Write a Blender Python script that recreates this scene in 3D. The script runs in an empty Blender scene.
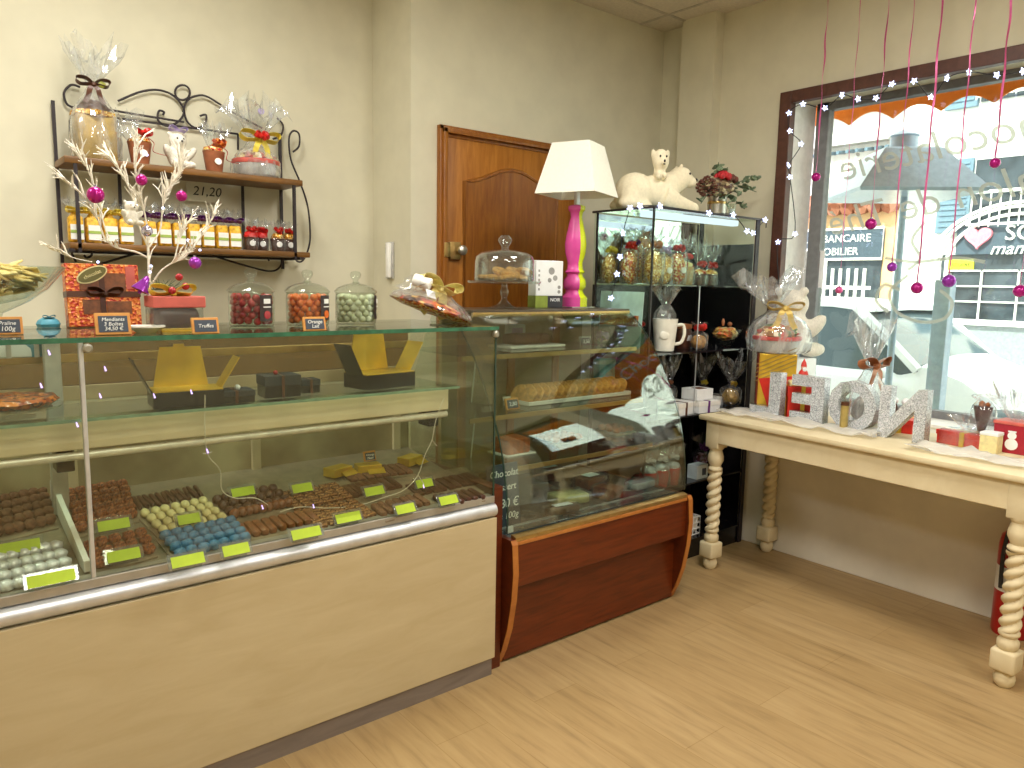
import bpy, bmesh, math, random
from math import sin, cos, pi, radians, sqrt, atan2, exp
from mathutils import Vector, Matrix, Euler

S = bpy.context.scene
COL = S.collection
random.seed(7)

# ------------------------------------------------------------------ camera
F_PX, PITCH, ROLL, YAW, CAM_H = 750.0, 7.6, 1.05, 39.3, 1.35
_p, _y, _r = radians(PITCH), radians(YAW), radians(ROLL)
_fw = Vector((sin(_y)*cos(_p), cos(_y)*cos(_p), -sin(_p)))
_rt0 = Vector((cos(_y), -sin(_y), 0))
_up0 = _rt0.cross(_fw)
_rt = cos(_r)*_rt0 + sin(_r)*_up0
_up = -sin(_r)*_rt0 + cos(_r)*_up0
cam_d = bpy.data.cameras.new('camera'); cam = bpy.data.objects.new('camera', cam_d); COL.objects.link(cam)
cam_d.sensor_fit = 'HORIZONTAL'; cam_d.sensor_width = 36.0; cam_d.lens = F_PX/1024*36.0
cam_d.clip_start = .02; cam_d.clip_end = 200
cam.matrix_world = Matrix(((_rt.x, _up.x, -_fw.x, 0), (_rt.y, _up.y, -_fw.y, 0), (_rt.z, _up.z, -_fw.z, CAM_H), (0, 0, 0, 1)))
S.camera = cam
CO = Vector((0, 0, CAM_H))
def _ray(x, y): return _fw + (x-512)/F_PX*_rt - (y-384)/F_PX*_up
def PZ(x, y, z): d = _ray(x, y); return CO + d*((z-CAM_H)/d.z)      # measured point on a level surface
def PX(x, y, v): d = _ray(x, y); return CO + d*(v/d.x)              # ... on a plane X = v
def PY(x, y, v): d = _ray(x, y); return CO + d*(v/d.y)              # ... on a plane Y = v

# ------------------------------------------------------------------ view, world, sun, ceiling light
S.view_settings.view_transform = 'Standard'
S.view_settings.look = 'None'
S.view_settings.gamma = 1.0
S.view_settings.use_curve_mapping = False
S.view_settings.exposure = 0.18
S.cycles.transparent_max_bounces = 40
S.cycles.max_bounces = 10
S.cycles.glossy_bounces = 5
S.cycles.sample_clamp_indirect = 6.0
S.cycles.caustics_reflective = False
S.cycles.caustics_refractive = False
W = bpy.data.worlds.new('sky'); S.world = W; W.use_nodes = True
_bg = W.node_tree.nodes['Background']; _bg.inputs['Color'].default_value = (.88, .94, 1.0, 1); _bg.inputs['Strength'].default_value = 2.8
sun_d = bpy.data.lights.new('sun', 'SUN'); sun_d.energy = 8; sun_d.angle = radians(2); sun_d.color = (1, .96, .88)
sun = bpy.data.objects.new('sun', sun_d); COL.objects.link(sun)
sun.rotation_euler = Vector((.62, .12, -.70)).to_track_quat('-Z', 'Y').to_euler()
LAMP_SPOTS = [(-.9, 2.3), (.6, 2.3), (2.1, 1.2), (.6, .3), (2.1, -.7), (.6, -1.4)]
LAMP_W = 27.0
CEIL = 2.87
for i, (lx, ly) in enumerate(LAMP_SPOTS):
    ld = bpy.data.lights.new('ceiling_lamp', 'AREA'); ld.shape = 'SQUARE'; ld.size = .5; ld.energy = LAMP_W; ld.color = (1, .97, .90)
    lo = bpy.data.objects.new('ceiling_lamp', ld); COL.objects.link(lo); lo.location = (lx, ly, CEIL-.03)

# ------------------------------------------------------------------ materials
def lin(c):
    if isinstance(c, str):
        c = tuple(int(c[i:i+2], 16)/255 for i in (0, 2, 4))
    return tuple(v/12.92 if v <= .04045 else ((v+.055)/1.055)**2.4 for v in c)
def _nt(name):
    m = bpy.data.materials.new(name); m.use_nodes = True
    nt = m.node_tree; nt.nodes.clear()
    out = nt.nodes.new('ShaderNodeOutputMaterial')
    return m, nt, out
def _coord(nt, scale=(1, 1, 1), kind='Object'):
    tc = nt.nodes.new('ShaderNodeTexCoord'); mp = nt.nodes.new('ShaderNodeMapping'); mp.inputs['Scale'].default_value = scale
    nt.links.new(tc.outputs[kind], mp.inputs['Vector']); return mp.outputs['Vector']
def _noise(nt, vec, scale, detail=3, rough=.55, dist=0):
    n = nt.nodes.new('ShaderNodeTexNoise'); n.inputs['Scale'].default_value = scale; n.inputs['Detail'].default_value = detail
    n.inputs['Roughness'].default_value = rough; n.inputs['Distortion'].default_value = dist
    nt.links.new(vec, n.inputs['Vector']); return n.outputs['Fac']
def _ramp(nt, fac, stops):
    r = nt.nodes.new('ShaderNodeValToRGB'); e = r.color_ramp.elements
    while len(e) < len(stops): e.new(.5)
    for el, (p, c) in zip(e, stops): el.position = p; el.color = (*lin(c), 1)
    nt.links.new(fac, r.inputs['Fac']); return r.outputs['Color']
def _pr(nt, out, rough=.5, metal=0, spec=.5):
    b = nt.nodes.new('ShaderNodeBsdfPrincipled'); b.inputs['Roughness'].default_value = rough; b.inputs['Metallic'].default_value = metal
    b.inputs['Specular IOR Level'].default_value = spec
    nt.links.new(b.outputs[0], out.inputs['Surface']); return b
def _bump(nt, b, fac, strength, dist=.002):
    n = nt.nodes.new('ShaderNodeBump'); n.inputs['Strength'].default_value = strength; n.inputs['Distance'].default_value = dist
    nt.links.new(fac, n.inputs['Height']); nt.links.new(n.outputs[0], b.inputs['Normal'])
def tone(c, k):
    if isinstance(c, str): c = tuple(int(c[i:i+2], 16)/255 for i in (0, 2, 4))
    return tuple(min(1, max(0, v*k)) for v in c)
def mat(name, col, rough=.5, metal=0, var=.07, scale=25, spec=.5, bump=0, stretch=(1, 1, 1), col2=None):
    m, nt, out = _nt(name); b = _pr(nt, out, rough, metal, spec)
    f = _noise(nt, _coord(nt, stretch), scale)
    c = _ramp(nt, f, [(.3, tone(col, 1-var)), (.7, col2 or tone(col, 1+var))])
    nt.links.new(c, b.inputs['Base Color'])
    if bump: _bump(nt, b, f, bump)
    return m
def spotty(name, cols, scale=120, rough=.4, spec=.5, bump=.3, metal=0):       # small patches of several colours
    m, nt, out = _nt(name); b = _pr(nt, out, rough, metal, spec)
    v = nt.nodes.new('ShaderNodeTexVoronoi'); v.inputs['Scale'].default_value = scale
    nt.links.new(_coord(nt), v.inputs['Vector'])
    sp = nt.nodes.new('ShaderNodeSeparateColor'); nt.links.new(v.outputs['Color'], sp.inputs[0])
    n = len(cols); c = _ramp(nt, sp.outputs[0], [(i/n, k) for i, k in enumerate(cols)])
    c.node.color_ramp.interpolation = 'CONSTANT'
    nt.links.new(c, b.inputs['Base Color'])
    if bump: _bump(nt, b, v.outputs['Distance'], bump, .003)
    return m
def glow(name, col, strength):
    m, nt, out = _nt(name); e = nt.nodes.new('ShaderNodeEmission'); e.inputs['Color'].default_value = (*lin(col), 1); e.inputs['Strength'].default_value = strength
    nt.links.new(e.outputs[0], out.inputs['Surface']); return m
def clear(name, tint='f4fbf6', ior=1.5, rough=0.0, haze=0.0, haze_col='ffffff', boost=1.0, noisy=False):
    m, nt, out = _nt(name)
    t = nt.nodes.new('ShaderNodeBsdfTransparent'); t.inputs['Color'].default_value = (*lin(tint), 1)
    g = nt.nodes.new('ShaderNodeBsdfGlossy'); g.inputs['Roughness'].default_value = rough
    fr = nt.nodes.new('ShaderNodeFresnel')
    ge = nt.nodes.new('ShaderNodeNewGeometry'); ir = nt.nodes.new('ShaderNodeMapRange')      # same thin-pane reflection on both faces
    ir.inputs['To Min'].default_value = ior; ir.inputs['To Max'].default_value = 1/ior
    nt.links.new(ge.outputs['Backfacing'], ir.inputs['Value']); nt.links.new(ir.outputs[0], fr.inputs['IOR'])
    mu = nt.nodes.new('ShaderNodeMath'); mu.operation = 'MULTIPLY'; mu.use_clamp = True; mu.inputs[1].default_value = boost
    nt.links.new(fr.outputs[0], mu.inputs[0])
    mx = nt.nodes.new('ShaderNodeMixShader'); nt.links.new(mu.outputs[0], mx.inputs[0]); nt.links.new(t.outputs[0], mx.inputs[1]); nt.links.new(g.outputs[0], mx.inputs[2])
    last = mx.outputs[0]
    if haze:
        d = nt.nodes.new('ShaderNodeBsdfDiffuse'); d.inputs['Color'].default_value = (*lin(haze_col), 1)
        tr = nt.nodes.new('ShaderNodeBsdfTranslucent'); tr.inputs['Color'].default_value = (*lin(haze_col), 1)
        ad = nt.nodes.new('ShaderNodeMixShader'); ad.inputs[0].default_value = .4; nt.links.new(d.outputs[0], ad.inputs[1]); nt.links.new(tr.outputs[0], ad.inputs[2])
        m2 = nt.nodes.new('ShaderNodeMixShader'); nt.links.new(last, m2.inputs[1]); nt.links.new(ad.outputs[0], m2.inputs[2])
        if noisy:
            f = _noise(nt, _coord(nt, (1, 1, .35)), 28, 2)
            mr = nt.nodes.new('ShaderNodeMapRange'); mr.inputs['From Min'].default_value = .42; mr.inputs['From Max'].default_value = .72
            mr.inputs['To Min'].default_value = haze*.35; mr.inputs['To Max'].default_value = min(1, haze*2.6)
            nt.links.new(f, mr.inputs['Value']); nt.links.new(mr.outputs[0], m2.inputs[0])
            bp = nt.nodes.new('ShaderNodeBump'); bp.inputs['Strength'].default_value = .5; bp.inputs['Distance'].default_value = .01
            nt.links.new(f, bp.inputs['Height']); nt.links.new(bp.outputs[0], g.inputs['Normal'])
        else: m2.inputs[0].default_value = haze
        last = m2.outputs[0]
    nt.links.new(last, out.inputs['Surface']); return m
def wood(name, dark, light, grain=(2, 22, 22), scale=3.0, rough=.4, spec=.5, contrast=.18):
    m, nt, out = _nt(name); b = _pr(nt, out, rough, 0, spec)
    f = _noise(nt, _coord(nt, grain), scale, 5, .6, .6)
    c = _ramp(nt, f, [(.5-contrast, dark), (.5+contrast, light)])
    nt.links.new(c, b.inputs['Base Color']); _bump(nt, b, f, .06)
    return m
def floor_mat():
    m, nt, out = _nt('oak_laminate'); b = _pr(nt, out, .42, 0, .35)
    br = nt.nodes.new('ShaderNodeTexBrick'); br.offset = .37; br.inputs['Scale'].default_value = 1.0
    br.inputs['Brick Width'].default_value = 1.25; br.inputs['Row Height'].default_value = .19; br.inputs['Mortar Size'].default_value = .0013
    br.inputs['Color1'].default_value = (*lin('b29b73'), 1); br.inputs['Color2'].default_value = (*lin('bda781'), 1); br.inputs['Mortar'].default_value = (*lin('a08860'), 1)
    tc = nt.nodes.new('ShaderNodeTexCoord'); mp = nt.nodes.new('ShaderNodeMapping'); mp.inputs['Rotation'].default_value = (0, 0, pi/2)
    nt.links.new(tc.outputs['Object'], mp.inputs['Vector']); nt.links.new(mp.outputs[0], br.inputs['Vector'])
    f = _noise(nt, _coord(nt, (14, 1.3, 1)), 2.2, 6, .62, .5)
    g = _ramp(nt, f, [(.30, 'a0875c'), (.47, 'c6ad82'), (.70, 'dac59e')])
    mx = nt.nodes.new('ShaderNodeMix'); mx.data_type = 'RGBA'; mx.blend_type = 'MULTIPLY'; mx.inputs[0].default_value = .85
    nt.links.new(br.outputs['Color'], mx.inputs[6]); nt.links.new(g, mx.inputs[7])
    gm = nt.nodes.new('ShaderNodeGamma'); gm.inputs['Gamma'].default_value = .80; nt.links.new(mx.outputs[2], gm.inputs[0])
    nt.links.new(gm.outputs[0], b.inputs['Base Color']); _bump(nt, b, f, .04)
    return m

M = {}
M['wall'] = mat('cream_plaster', 'd9d4bc', .85, var=.02, scale=6, spec=.2)
M['plinth'] = mat('white_plaster', 'ddd5c4', .85, var=.03, scale=5, spec=.2)
M['ceil'] = mat('ceiling_tile', 'd9d0bd', .9, var=.03, scale=60, spec=.1, bump=.1)
M['floor'] = floor_mat()
M['door'] = wood('orange_oak', '925818', 'b4762e', (9, 9, 1.2), 4, .35, .4)
M['door_dark'] = wood('brown_oak', '7c4614', '99601f', (9, 9, 1.2), 4, .35, .4)
M['winframe'] = wood('dark_brown_frame', '4a2a20', '5e382b', (6, 6, 6), 4, .45)
M['sash'] = mat('grey_sash', '77787a', .5)
M['white'] = mat('white_paint', 'f1efe9', .6, var=.03)
M['birch'] = wood('birch_ply', 'b9a781', 'c8b894', (1.3, 3, 6), 3.2, .45, .35, .28)
M['kick'] = wood('grey_kickboard', '6c6058', '82766c', (1, 8, 8), 4, .6)
M['alu'] = mat('aluminium', 'd4d6da', .42, .7, var=.04)
M['alud'] = mat('dull_aluminium', 'b2ada2', .45, .6, var=.04)
M['mahog'] = wood('mahogany_red', '521f08', '702e10', (1.4, 9, 14), 3.6, .32, .5)
M['mahog2'] = wood('mahogany_dark', '4a1c0a', '63270e', (1.4, 9, 14), 3.6, .32, .5)
M['edge'] = wood('orange_edge', 'a4622a', 'be7a38', (4, 4, 4), 4, .4)
M['brass'] = mat('brass', 'c2a468', .3, .85, var=.06)
M['gold'] = mat('gold_card', 'e6c044', .32, .6, var=.08, scale=12)
M['goldfoil'] = spotty('gold_foil', ['cf952a', 'f2cf70', '9a5c1a', 'ffeaa8', 'b87a20', 'e0a838'], 170, .25, .6, .6, .45)
M['redfoil'] = spotty('red_gold_foil', ['cf952a', 'c4241a', 'f0cc70', '9a1a12', 'dc6a20', 'fff0c0'], 160, .25, .6, .6, .35)
M['orangefoil'] = spotty('orange_foil', ['e0702a', 'c43c1c', 'f0a050', 'b8301a', 'ee8838'], 150, .3, .6, .6, .2)
M['glass'] = clear('clear_glass', 'f1f8f2', 1.45)
M['glassg'] = clear('green_tint_glass', 'eff7f1', 1.5)
M['cglass'] = clear('counter_glass', 'f6f8f0', 1.5, 0, 0, 'ffffff', 1.5)
M['gedge'] = mat('green_glass_edge', '35694f', .15, var=.15, scale=40)
M['gedge2'] = mat('pale_green_edge', '7fa08a', .15, var=.1, scale=40)
M['jar'] = clear('jar_glass', 'f4f8f4', 1.5, .02, .012, 'ffffff', 1.3)
M['cakeglass'] = clear('cake_stand_glass', 'f2f7f4', 1.5, .02, .03, 'ffffff', 2.4)
M['cello'] = clear('cellophane', 'fbfdff', 1.5, .05, .07, 'ffffff', 2.2, noisy=True)
M['cello2'] = clear('milky_cellophane', 'fbfdff', 1.5, .05, .13, 'ffffff', 2.4, noisy=True)
M['iron'] = mat('wrought_iron', '30282a', .5, .3, var=.15)
M['shelfwood'] = wood('shelf_oak', '5c3c14', '84581f', (1.2, 10, 10), 4, .45)
M['black'] = mat('black_lacquer', '18171a', .22, var=.1)
M['darkglass'] = mat('dark_gloss', '1d1c20', .08, var=.1)
M['slate'] = mat('slate_board', '2c3036', .7, var=.1)
M['slate2'] = mat('blue_slate', '3d4654', .6, var=.08)
M['chalk'] = mat('chalk_white', 'f4f4f0', .9, var=.02)
M['paleframe'] = wood('orange_wood_frame', 'd08a3c', 'e0a352', (4, 4, 4), 5, .6)
M['lime'] = mat('lime_card', 'b2cc1e', .6, var=.05)
M['acry'] = clear('acrylic', 'eef2ee', 1.45, .02, .12, 'e8ece8')
M['tray'] = mat('clear_tray', '8b7d68', .35, var=.1)
M['deck'] = mat('steel_deck', '8d8470', .35, .3, var=.08)
M['beige'] = mat('beige_panel', 'e2d4b6', .6, var=.04, scale=8)
M['olive'] = wood('olive_back', '8a7850', 'a08c62', (1, 10, 10), 2, .5)
M['olived'] = mat('olive_glass', 'b4a98c', .15, var=.15, scale=5)
M['choc'] = mat('dark_chocolate', '46271a', .4, var=.2, scale=60)
M['milk'] = mat('milk_chocolate', '7d4a2a', .42, var=.18, scale=60)
M['red_choc'] = spotty('nutty_chocolate', ['7c3d22', '94502c', '5e2b18', 'a8653a'], 220, .5, .4, .8)
M['cocoa'] = mat('cocoa_dust', '6a4630', .8, var=.25, scale=90)
M['nut'] = spotty('nut_topping', ['a8784a', '5a3420', 'c89a66', '46281a', '744828', '5e3822'], 170, .5, .4, .8)
M['cream'] = mat('cream_candy', 'e6d9a0', .5, var=.06, scale=60)
M['blue'] = mat('blue_candy', '4f7ea6', .5, var=.12, scale=80)
M['foilw'] = mat('white_foil', 'd9dde2', .3, .35, var=.12, scale=90, bump=.6)
M['cherry'] = mat('red_candy', 'a51c26', .25, var=.12, scale=40)
M['orange'] = mat('orange_candy', 'e4702a', .3, var=.08, scale=40)
M['ivory'] = mat('ivory_candy', 'd3d3b2', .35, var=.06, scale=40)
M['cookie'] = mat('golden_cookie', 'c08a42', .8, var=.2, scale=60, bump=.4)
M['cake'] = mat('orange_cake', 'a85a24', .8, var=.2, scale=60, bump=.4)
M['red'] = mat('red_card', 'cf2a1c', .45, var=.06)
M['salmon'] = mat('salmon_lid', 'd0655a', .5, var=.05)
M['brownrib'] = mat('brown_ribbon', '55301e', .35, var=.12)
M['copper'] = mat('copper_ribbon', 'a86a44', .35, .2, var=.15)
M['yel'] = mat('yellow_ribbon', 'e6d04a', .4, var=.1)
M['yelbag'] = mat('amber_jelly', 'e0a62c', .4, var=.2, scale=80)
M['redrib'] = mat('red_ribbon', 'c2201c', .35, var=.12)
M['purp'] = mat('purple_ribbon', '6a2a78', .4, var=.12)
M['lilac'] = mat('lilac_ribbon', 'b8a8d8', .4, var=.12)
M['mag'] = mat('magenta_bauble', 'b01a80', .15, .35, var=.06)
M['pinkrib'] = mat('pink_ribbon', 'cf5a94', .3, .2, var=.15, scale=9)
M['violet'] = mat('violet_bauble', '9a3ab0', .15, .35, var=.06)
M['silver'] = mat('silver_bauble', 'c8c4dc', .12, .8, var=.06)
M['twig'] = mat('white_twig', 'e8e2d2', .6, var=.08, scale=80)
M['plush'] = mat('white_plush', 'e9e4d6', .95, var=.06, scale=120, spec=.1, bump=.8)
M['bear'] = mat('ivory_felt', 'e6dcc0', .9, var=.03, scale=80, spec=.15, bump=.3)
M['ink'] = mat('black_ink', '1e1c1c', .5)
M['pinklamp'] = mat('pink_gloss', 'cf4a98', .25, var=.03)
M['limelamp'] = mat('lime_gloss', 'cfdc1e', .25, var=.03)
M['shade'] = mat('white_lampshade', 'efeee2', .8, var=.015, scale=90, spec=.2)
M['paper'] = mat('white_paper', 'f1f3f4', .7, var=.02)
M['paleblue'] = mat('pale_blue_paper', 'cfe0e6', .6, var=.08, scale=12)
M['teal'] = mat('teal_wrap', '4f9ab0', .5, var=.12)
M['ceramic'] = mat('white_ceramic', 'e6e2d6', .25, var=.03)
M['green'] = mat('green_pot', '4a9a54', .4, var=.08)
M['leaf'] = mat('grey_green_leaf', '75876a', .7, var=.15, scale=60)
M['leafd'] = mat('dark_leaf', '4c5f48', .7, var=.15, scale=60)
M['cone'] = mat('brown_cone', '6a4034', .8, var=.2, scale=80)
M['rose'] = mat('red_rose', 'b0222a', .6, var=.15, scale=60)
M['steel'] = mat('brushed_steel', 'b9b6ac', .3, .85, var=.05)
M['tablew'] = wood('cream_painted_wood', 'd5c39b', 'e6d8b4', (3, 3, 3), 3, .55, .35, .3)
M['glitter'] = spotty('silver_glitter', ['a4a9ae', 'd8dde2', 'ffffff', '868c92', 'c4c9ce', 'eef2f5'], 420, .25, .8, .9, .6)
M['gauze'] = clear('white_gauze', 'ffffff', 1.1, .3, .5, 'fbfaf6')
M['star'] = glow('star_led', 'cfd8ff', 4.0)
M['led'] = glow('violet_led', 'c8a8ff', 3.0)
M['tubew'] = mat('white_tube', 'e4e0d4', .3, .2)
M['gdark'] = mat('dark_glass_edge', '2c4238', .15, var=.1)
M['caseglass'] = clear('curved_case_glass', 'f1f8f2', 1.5, 0, 0, 'ffffff', 2.8)
M['vitglass'] = clear('vitrine_glass', 'f1f8f2', 1.4, 0, 0, 'ffffff', .22)
M['cable'] = mat('dark_cable', '26262c', .5)
M['clearcable'] = mat('white_cable', 'd8d2c4', .4)
M['extred'] = mat('extinguisher_red', 'b3201f', .3)
M['lettering'] = clear('frosted_vinyl', 'e8eae6', 1.2, .3, .5, 'd8dad2')
M['pot'] = mat('terracotta_clear_pot', 'a86848', .4, var=.1)
M['zinc'] = mat('pale_zinc', 'c9c8c4', .4, .35, var=.08, scale=20)
# ------------------------------------------------------------------ mesh helpers
def rotm(r): return Euler(r).to_matrix().to_4x4()
class B:
    def __init__(s): s.bm = bmesh.new()
    def _add(s, vs, fs):
        v = [s.bm.verts.new(p) for p in vs]
        for f in fs:
            try: s.bm.faces.new([v[i] for i in f])
            except ValueError: pass
        return v
    def box(s, c, d, rot=None, bev=0, seg=2):
        r = bmesh.ops.create_cube(s.bm, size=1.0); vs = r['verts']
        bmesh.ops.scale(s.bm, vec=d, verts=vs)
        if bev:
            es = list({e for v in vs for e in v.link_edges})
            rr = bmesh.ops.bevel(s.bm, geom=es, offset=min(bev, min(d)*.45), segments=seg, affect='EDGES', profile=.5)
            vs = list({v for v in rr['verts']} | {v for v in vs if v.is_valid})
        mt = Matrix.Translation(c)
        if rot: mt = mt @ rotm(rot)
        bmesh.ops.transform(s.bm, matrix=mt, verts=vs); return s
    def b2(s, p, q, bev=0):
        return s.box([(a+b)/2 for a, b in zip(p, q)], [abs(a-b) for a, b in zip(p, q)], None, bev)
    def sph(s, c, r, u=14, v=9, rot=None):
        if not hasattr(r, '__len__'): r = (r, r, r)
        rr = bmesh.ops.create_uvsphere(s.bm, u_segments=u, v_segments=v, radius=1.0)
        bmesh.ops.transform(s.bm, matrix=Matrix.Translation(c) @ (rotm(rot) if rot else Matrix()) @ Matrix.Diagonal((*r, 1)), verts=rr['verts']); return s
    def ico(s, c, r, sub=2, jit=0, rot=None):
        if not hasattr(r, '__len__'): r = (r, r, r)
        rr = bmesh.ops.create_icosphere(s.bm, subdivisions=sub, radius=1.0)
        if jit:
            for v in rr['verts']: v.co *= 1+random.uniform(-jit, jit)
        bmesh.ops.transform(s.bm, matrix=Matrix.Translation(c) @ (rotm(rot) if rot else Matrix()) @ Matrix.Diagonal((*r, 1)), verts=rr['verts']); return s
    def cyl(s, p, q, r0, r1=None, seg=14, caps=True):
        return s.tube([p, q], [r0, r0 if r1 is None else r1], seg, caps)
    def tube(s, pts, r, seg=7, caps=True, closed=False):
        pts = [Vector(p) for p in pts]; n = len(pts)
        if not hasattr(r, '__len__'): r = [r]*n
        rings = []; up = None
        for i, p in enumerate(pts):
            if closed: t = pts[(i+1) % n]-pts[i-1]
            else: t = pts[min(i+1, n-1)]-pts[max(i-1, 0)]
            if t.length < 1e-9: t = Vector((0, 0, 1))
            t.normalize()
            if up is None: up = Vector((0, 0, 1)) if abs(t.z) < .9 else Vector((1, 0, 0))
            a = up-t*up.dot(t)
            if a.length < 1e-5: a = t.orthogonal()
            a.normalize(); up = a; b = t.cross(a)
            rings.append([s.bm.verts.new(p+r[i]*(cos(2*pi*k/seg)*a+sin(2*pi*k/seg)*b)) for k in range(seg)])
        for i in range(n if closed else n-1):
            A, C = rings[i], rings[(i+1) % n]
            for k in range(seg): s.bm.faces.new((A[k], A[(k+1) % seg], C[(k+1) % seg], C[k]))
        if caps and not closed:
            s.bm.faces.new(rings[0][::-1]); s.bm.faces.new(rings[-1])
        return s
    def lathe(s, prof, c=(0, 0, 0), seg=24, rip=None, rot=None, close=True):
        c = Vector(c); rings = []; R = rotm(rot) if rot else Matrix()
        for i, (r, z) in enumerate(prof):
            ring = []
            for k in range(seg):
                a = 2*pi*k/seg; rr = r*(rip(a, z, i) if rip else 1)
                ring.append(s.bm.verts.new(c+(R @ Vector((rr*cos(a), rr*sin(a), z)))))
            rings.append(ring)
        for A, C in zip(rings, rings[1:]):
            for k in range(seg): s.bm.faces.new((A[k], A[(k+1) % seg], C[(k+1) % seg], C[k]))
        if close:
            if prof[0][0] > 1e-6: s.bm.faces.new(rings[0][::-1])
            if prof[-1][0] > 1e-6: s.bm.faces.new(rings[-1])
        return s
    def prism(s, pts, a, b, ax='x'):                 # 2-D outline pushed along one axis
        def P(u, v, w): return (w, u, v) if ax == 'x' else ((u, w, v) if ax == 'y' else (u, v, w))
        n = len(pts)
        lo = [s.bm.verts.new(P(u, v, a)) for u, v in pts]; hi = [s.bm.verts.new(P(u, v, b)) for u, v in pts]
        s.bm.faces.new(lo[::-1]); s.bm.faces.new(hi)
        for i in range(n): s.bm.faces.new((lo[i], lo[(i+1) % n], hi[(i+1) % n], hi[i]))
        return s
    def sheet(s, pts, a, b, th, ax='x'):             # an open profile with thickness pushed along one axis
        n = len(pts); off = []
        for i in range(n):
            p, q = pts[max(i-1, 0)], pts[min(i+1, n-1)]
            t = Vector((q[0]-p[0], q[1]-p[1])).normalized(); off.append((pts[i][0]-t.y*th, pts[i][1]+t.x*th))
        return s.prism(list(pts)+off[::-1], a, b, ax)
    def strip(s, pts, w, wv, th=.0008):              # ribbon
        pts = [Vector(p) for p in pts]; n = len(pts); rings = []
        for i in range(n):
            t = (pts[min(i+1, n-1)]-pts[max(i-1, 0)])
            if t.length < 1e-9: t = Vector((0, 0, 1))
            t.normalize(); v = Vector(wv); v = v-t*v.dot(t)
            if v.length < 1e-5: v = t.orthogonal()
            v.normalize(); nn = t.cross(v)*th/2; v = v*w/2
            rings.append([s.bm.verts.new(pts[i]+o) for o in (v+nn, -v+nn, -v-nn, v-nn)])
        for A, C in zip(rings, rings[1:]):
            for k in range(4): s.bm.faces.new((A[k], A[(k+1) % 4], C[(k+1) % 4], C[k]))
        s.bm.faces.new(rings[0][::-1]); s.bm.faces.new(rings[-1]); return s
    def rough(s, j):
        for v in s.bm.verts: v.co += Vector((random.uniform(-j, j), random.uniform(-j, j), random.uniform(-j, j)))
        return s
    def mesh(s, name, smooth=False, angle=40):
        bmesh.ops.recalc_face_normals(s.bm, faces=s.bm.faces)
        me = bpy.data.meshes.new(name)
        if smooth:
            for f in s.bm.faces: f.smooth = True
            for e in s.bm.edges:
                if len(e.link_faces) == 2 and e.calc_face_angle(0) > radians(angle): e.smooth = False
        s.bm.to_mesh(me); s.bm.free(); return me
def wpos(o):
    m = Matrix()
    while o is not None: m = Matrix.LocRotScale(o.location, o.rotation_euler, o.scale) @ m; o = o.parent
    return m
def obj(name, b, m, parent=None, smooth=True, world=False, loc=None, rot=None):
    me = b if isinstance(b, bpy.types.Mesh) else b.mesh(name, smooth)
    o = bpy.data.objects.new(name, me); COL.objects.link(o)
    if world and parent is not None: me.transform(wpos(parent).inverted())
    me.materials.clear(); me.materials.append(M[m] if isinstance(m, str) else m)
    if parent is not None: o.parent = parent
    if loc: o.location = loc
    if rot: o.rotation_euler = rot
    return o
def tag(o, label, cat, group=None, kind=None):
    o['label'] = label; o['category'] = cat
    if group: o['group'] = group
    if kind: o['kind'] = kind
    return o
def thing(name, label, cat, loc=(0, 0, 0), rz=0, group=None, rot=None):
    o = bpy.data.objects.new(name, None); COL.objects.link(o); o.empty_display_size = .05
    o.location = loc; o.rotation_euler = rot or (0, 0, rz)
    return tag(o, label, cat, group)
def single(name, b, m, label, cat, group=None, smooth=True, loc=None, rot=None, kind=None):    # a thing that is one mesh, origin at its base
    me = b.mesh(name, smooth)
    if loc is None and len(me.vertices):
        xs = [v.co for v in me.vertices]
        loc = Vector(((min(v.x for v in xs)+max(v.x for v in xs))/2, (min(v.y for v in xs)+max(v.y for v in xs))/2, min(v.z for v in xs)))
        me.transform(Matrix.Translation(-loc))
    o = obj(name, me, m, None, loc=loc, rot=rot); return tag(o, label, cat, group, kind)
def dup(root, loc, rz=None, label=None, group=None):
    r = root.copy(); COL.objects.link(r); r.location = loc
    if rz is not None: r.rotation_euler = (0, 0, rz) if not hasattr(rz, '__len__') else rz
    if label: r['label'] = label
    if group: r['group'] = group
    for ch in list(root.children):
        c = ch.copy(); COL.objects.link(c); c.parent = r
        for g in list(ch.children):
            d = g.copy(); COL.objects.link(d); d.parent = c
    return r
def struct(name, b, m, smooth=False, parent=None):
    o = obj(name, b, m, parent, smooth)
    if parent is None: o['kind'] = 'structure'
    return o
def text_mesh(name, s, size, ext=.0004, shear=0, align='CENTER', offset=0):
    cu = bpy.data.curves.new('t', 'FONT'); cu.body = s; cu.size = size; cu.extrude = ext; cu.shear = shear; cu.align_x = align; cu.align_y = 'CENTER'
    cu.resolution_u = 3; cu.offset = offset
    to = bpy.data.objects.new('t', cu); COL.objects.link(to)
    bpy.context.view_layer.update()
    me = bpy.data.meshes.new_from_object(to.evaluated_get(bpy.context.evaluated_depsgraph_get())); me.name = name
    bpy.data.objects.remove(to); bpy.data.curves.remove(cu); return me
def lettering(s, size, m, parent, loc, rot, name='lettering', ext=.0006, shear=0, align='CENTER'):
    return obj(name, text_mesh(name, s, size, ext, shear, align), m, parent, loc=loc, rot=rot)
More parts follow.
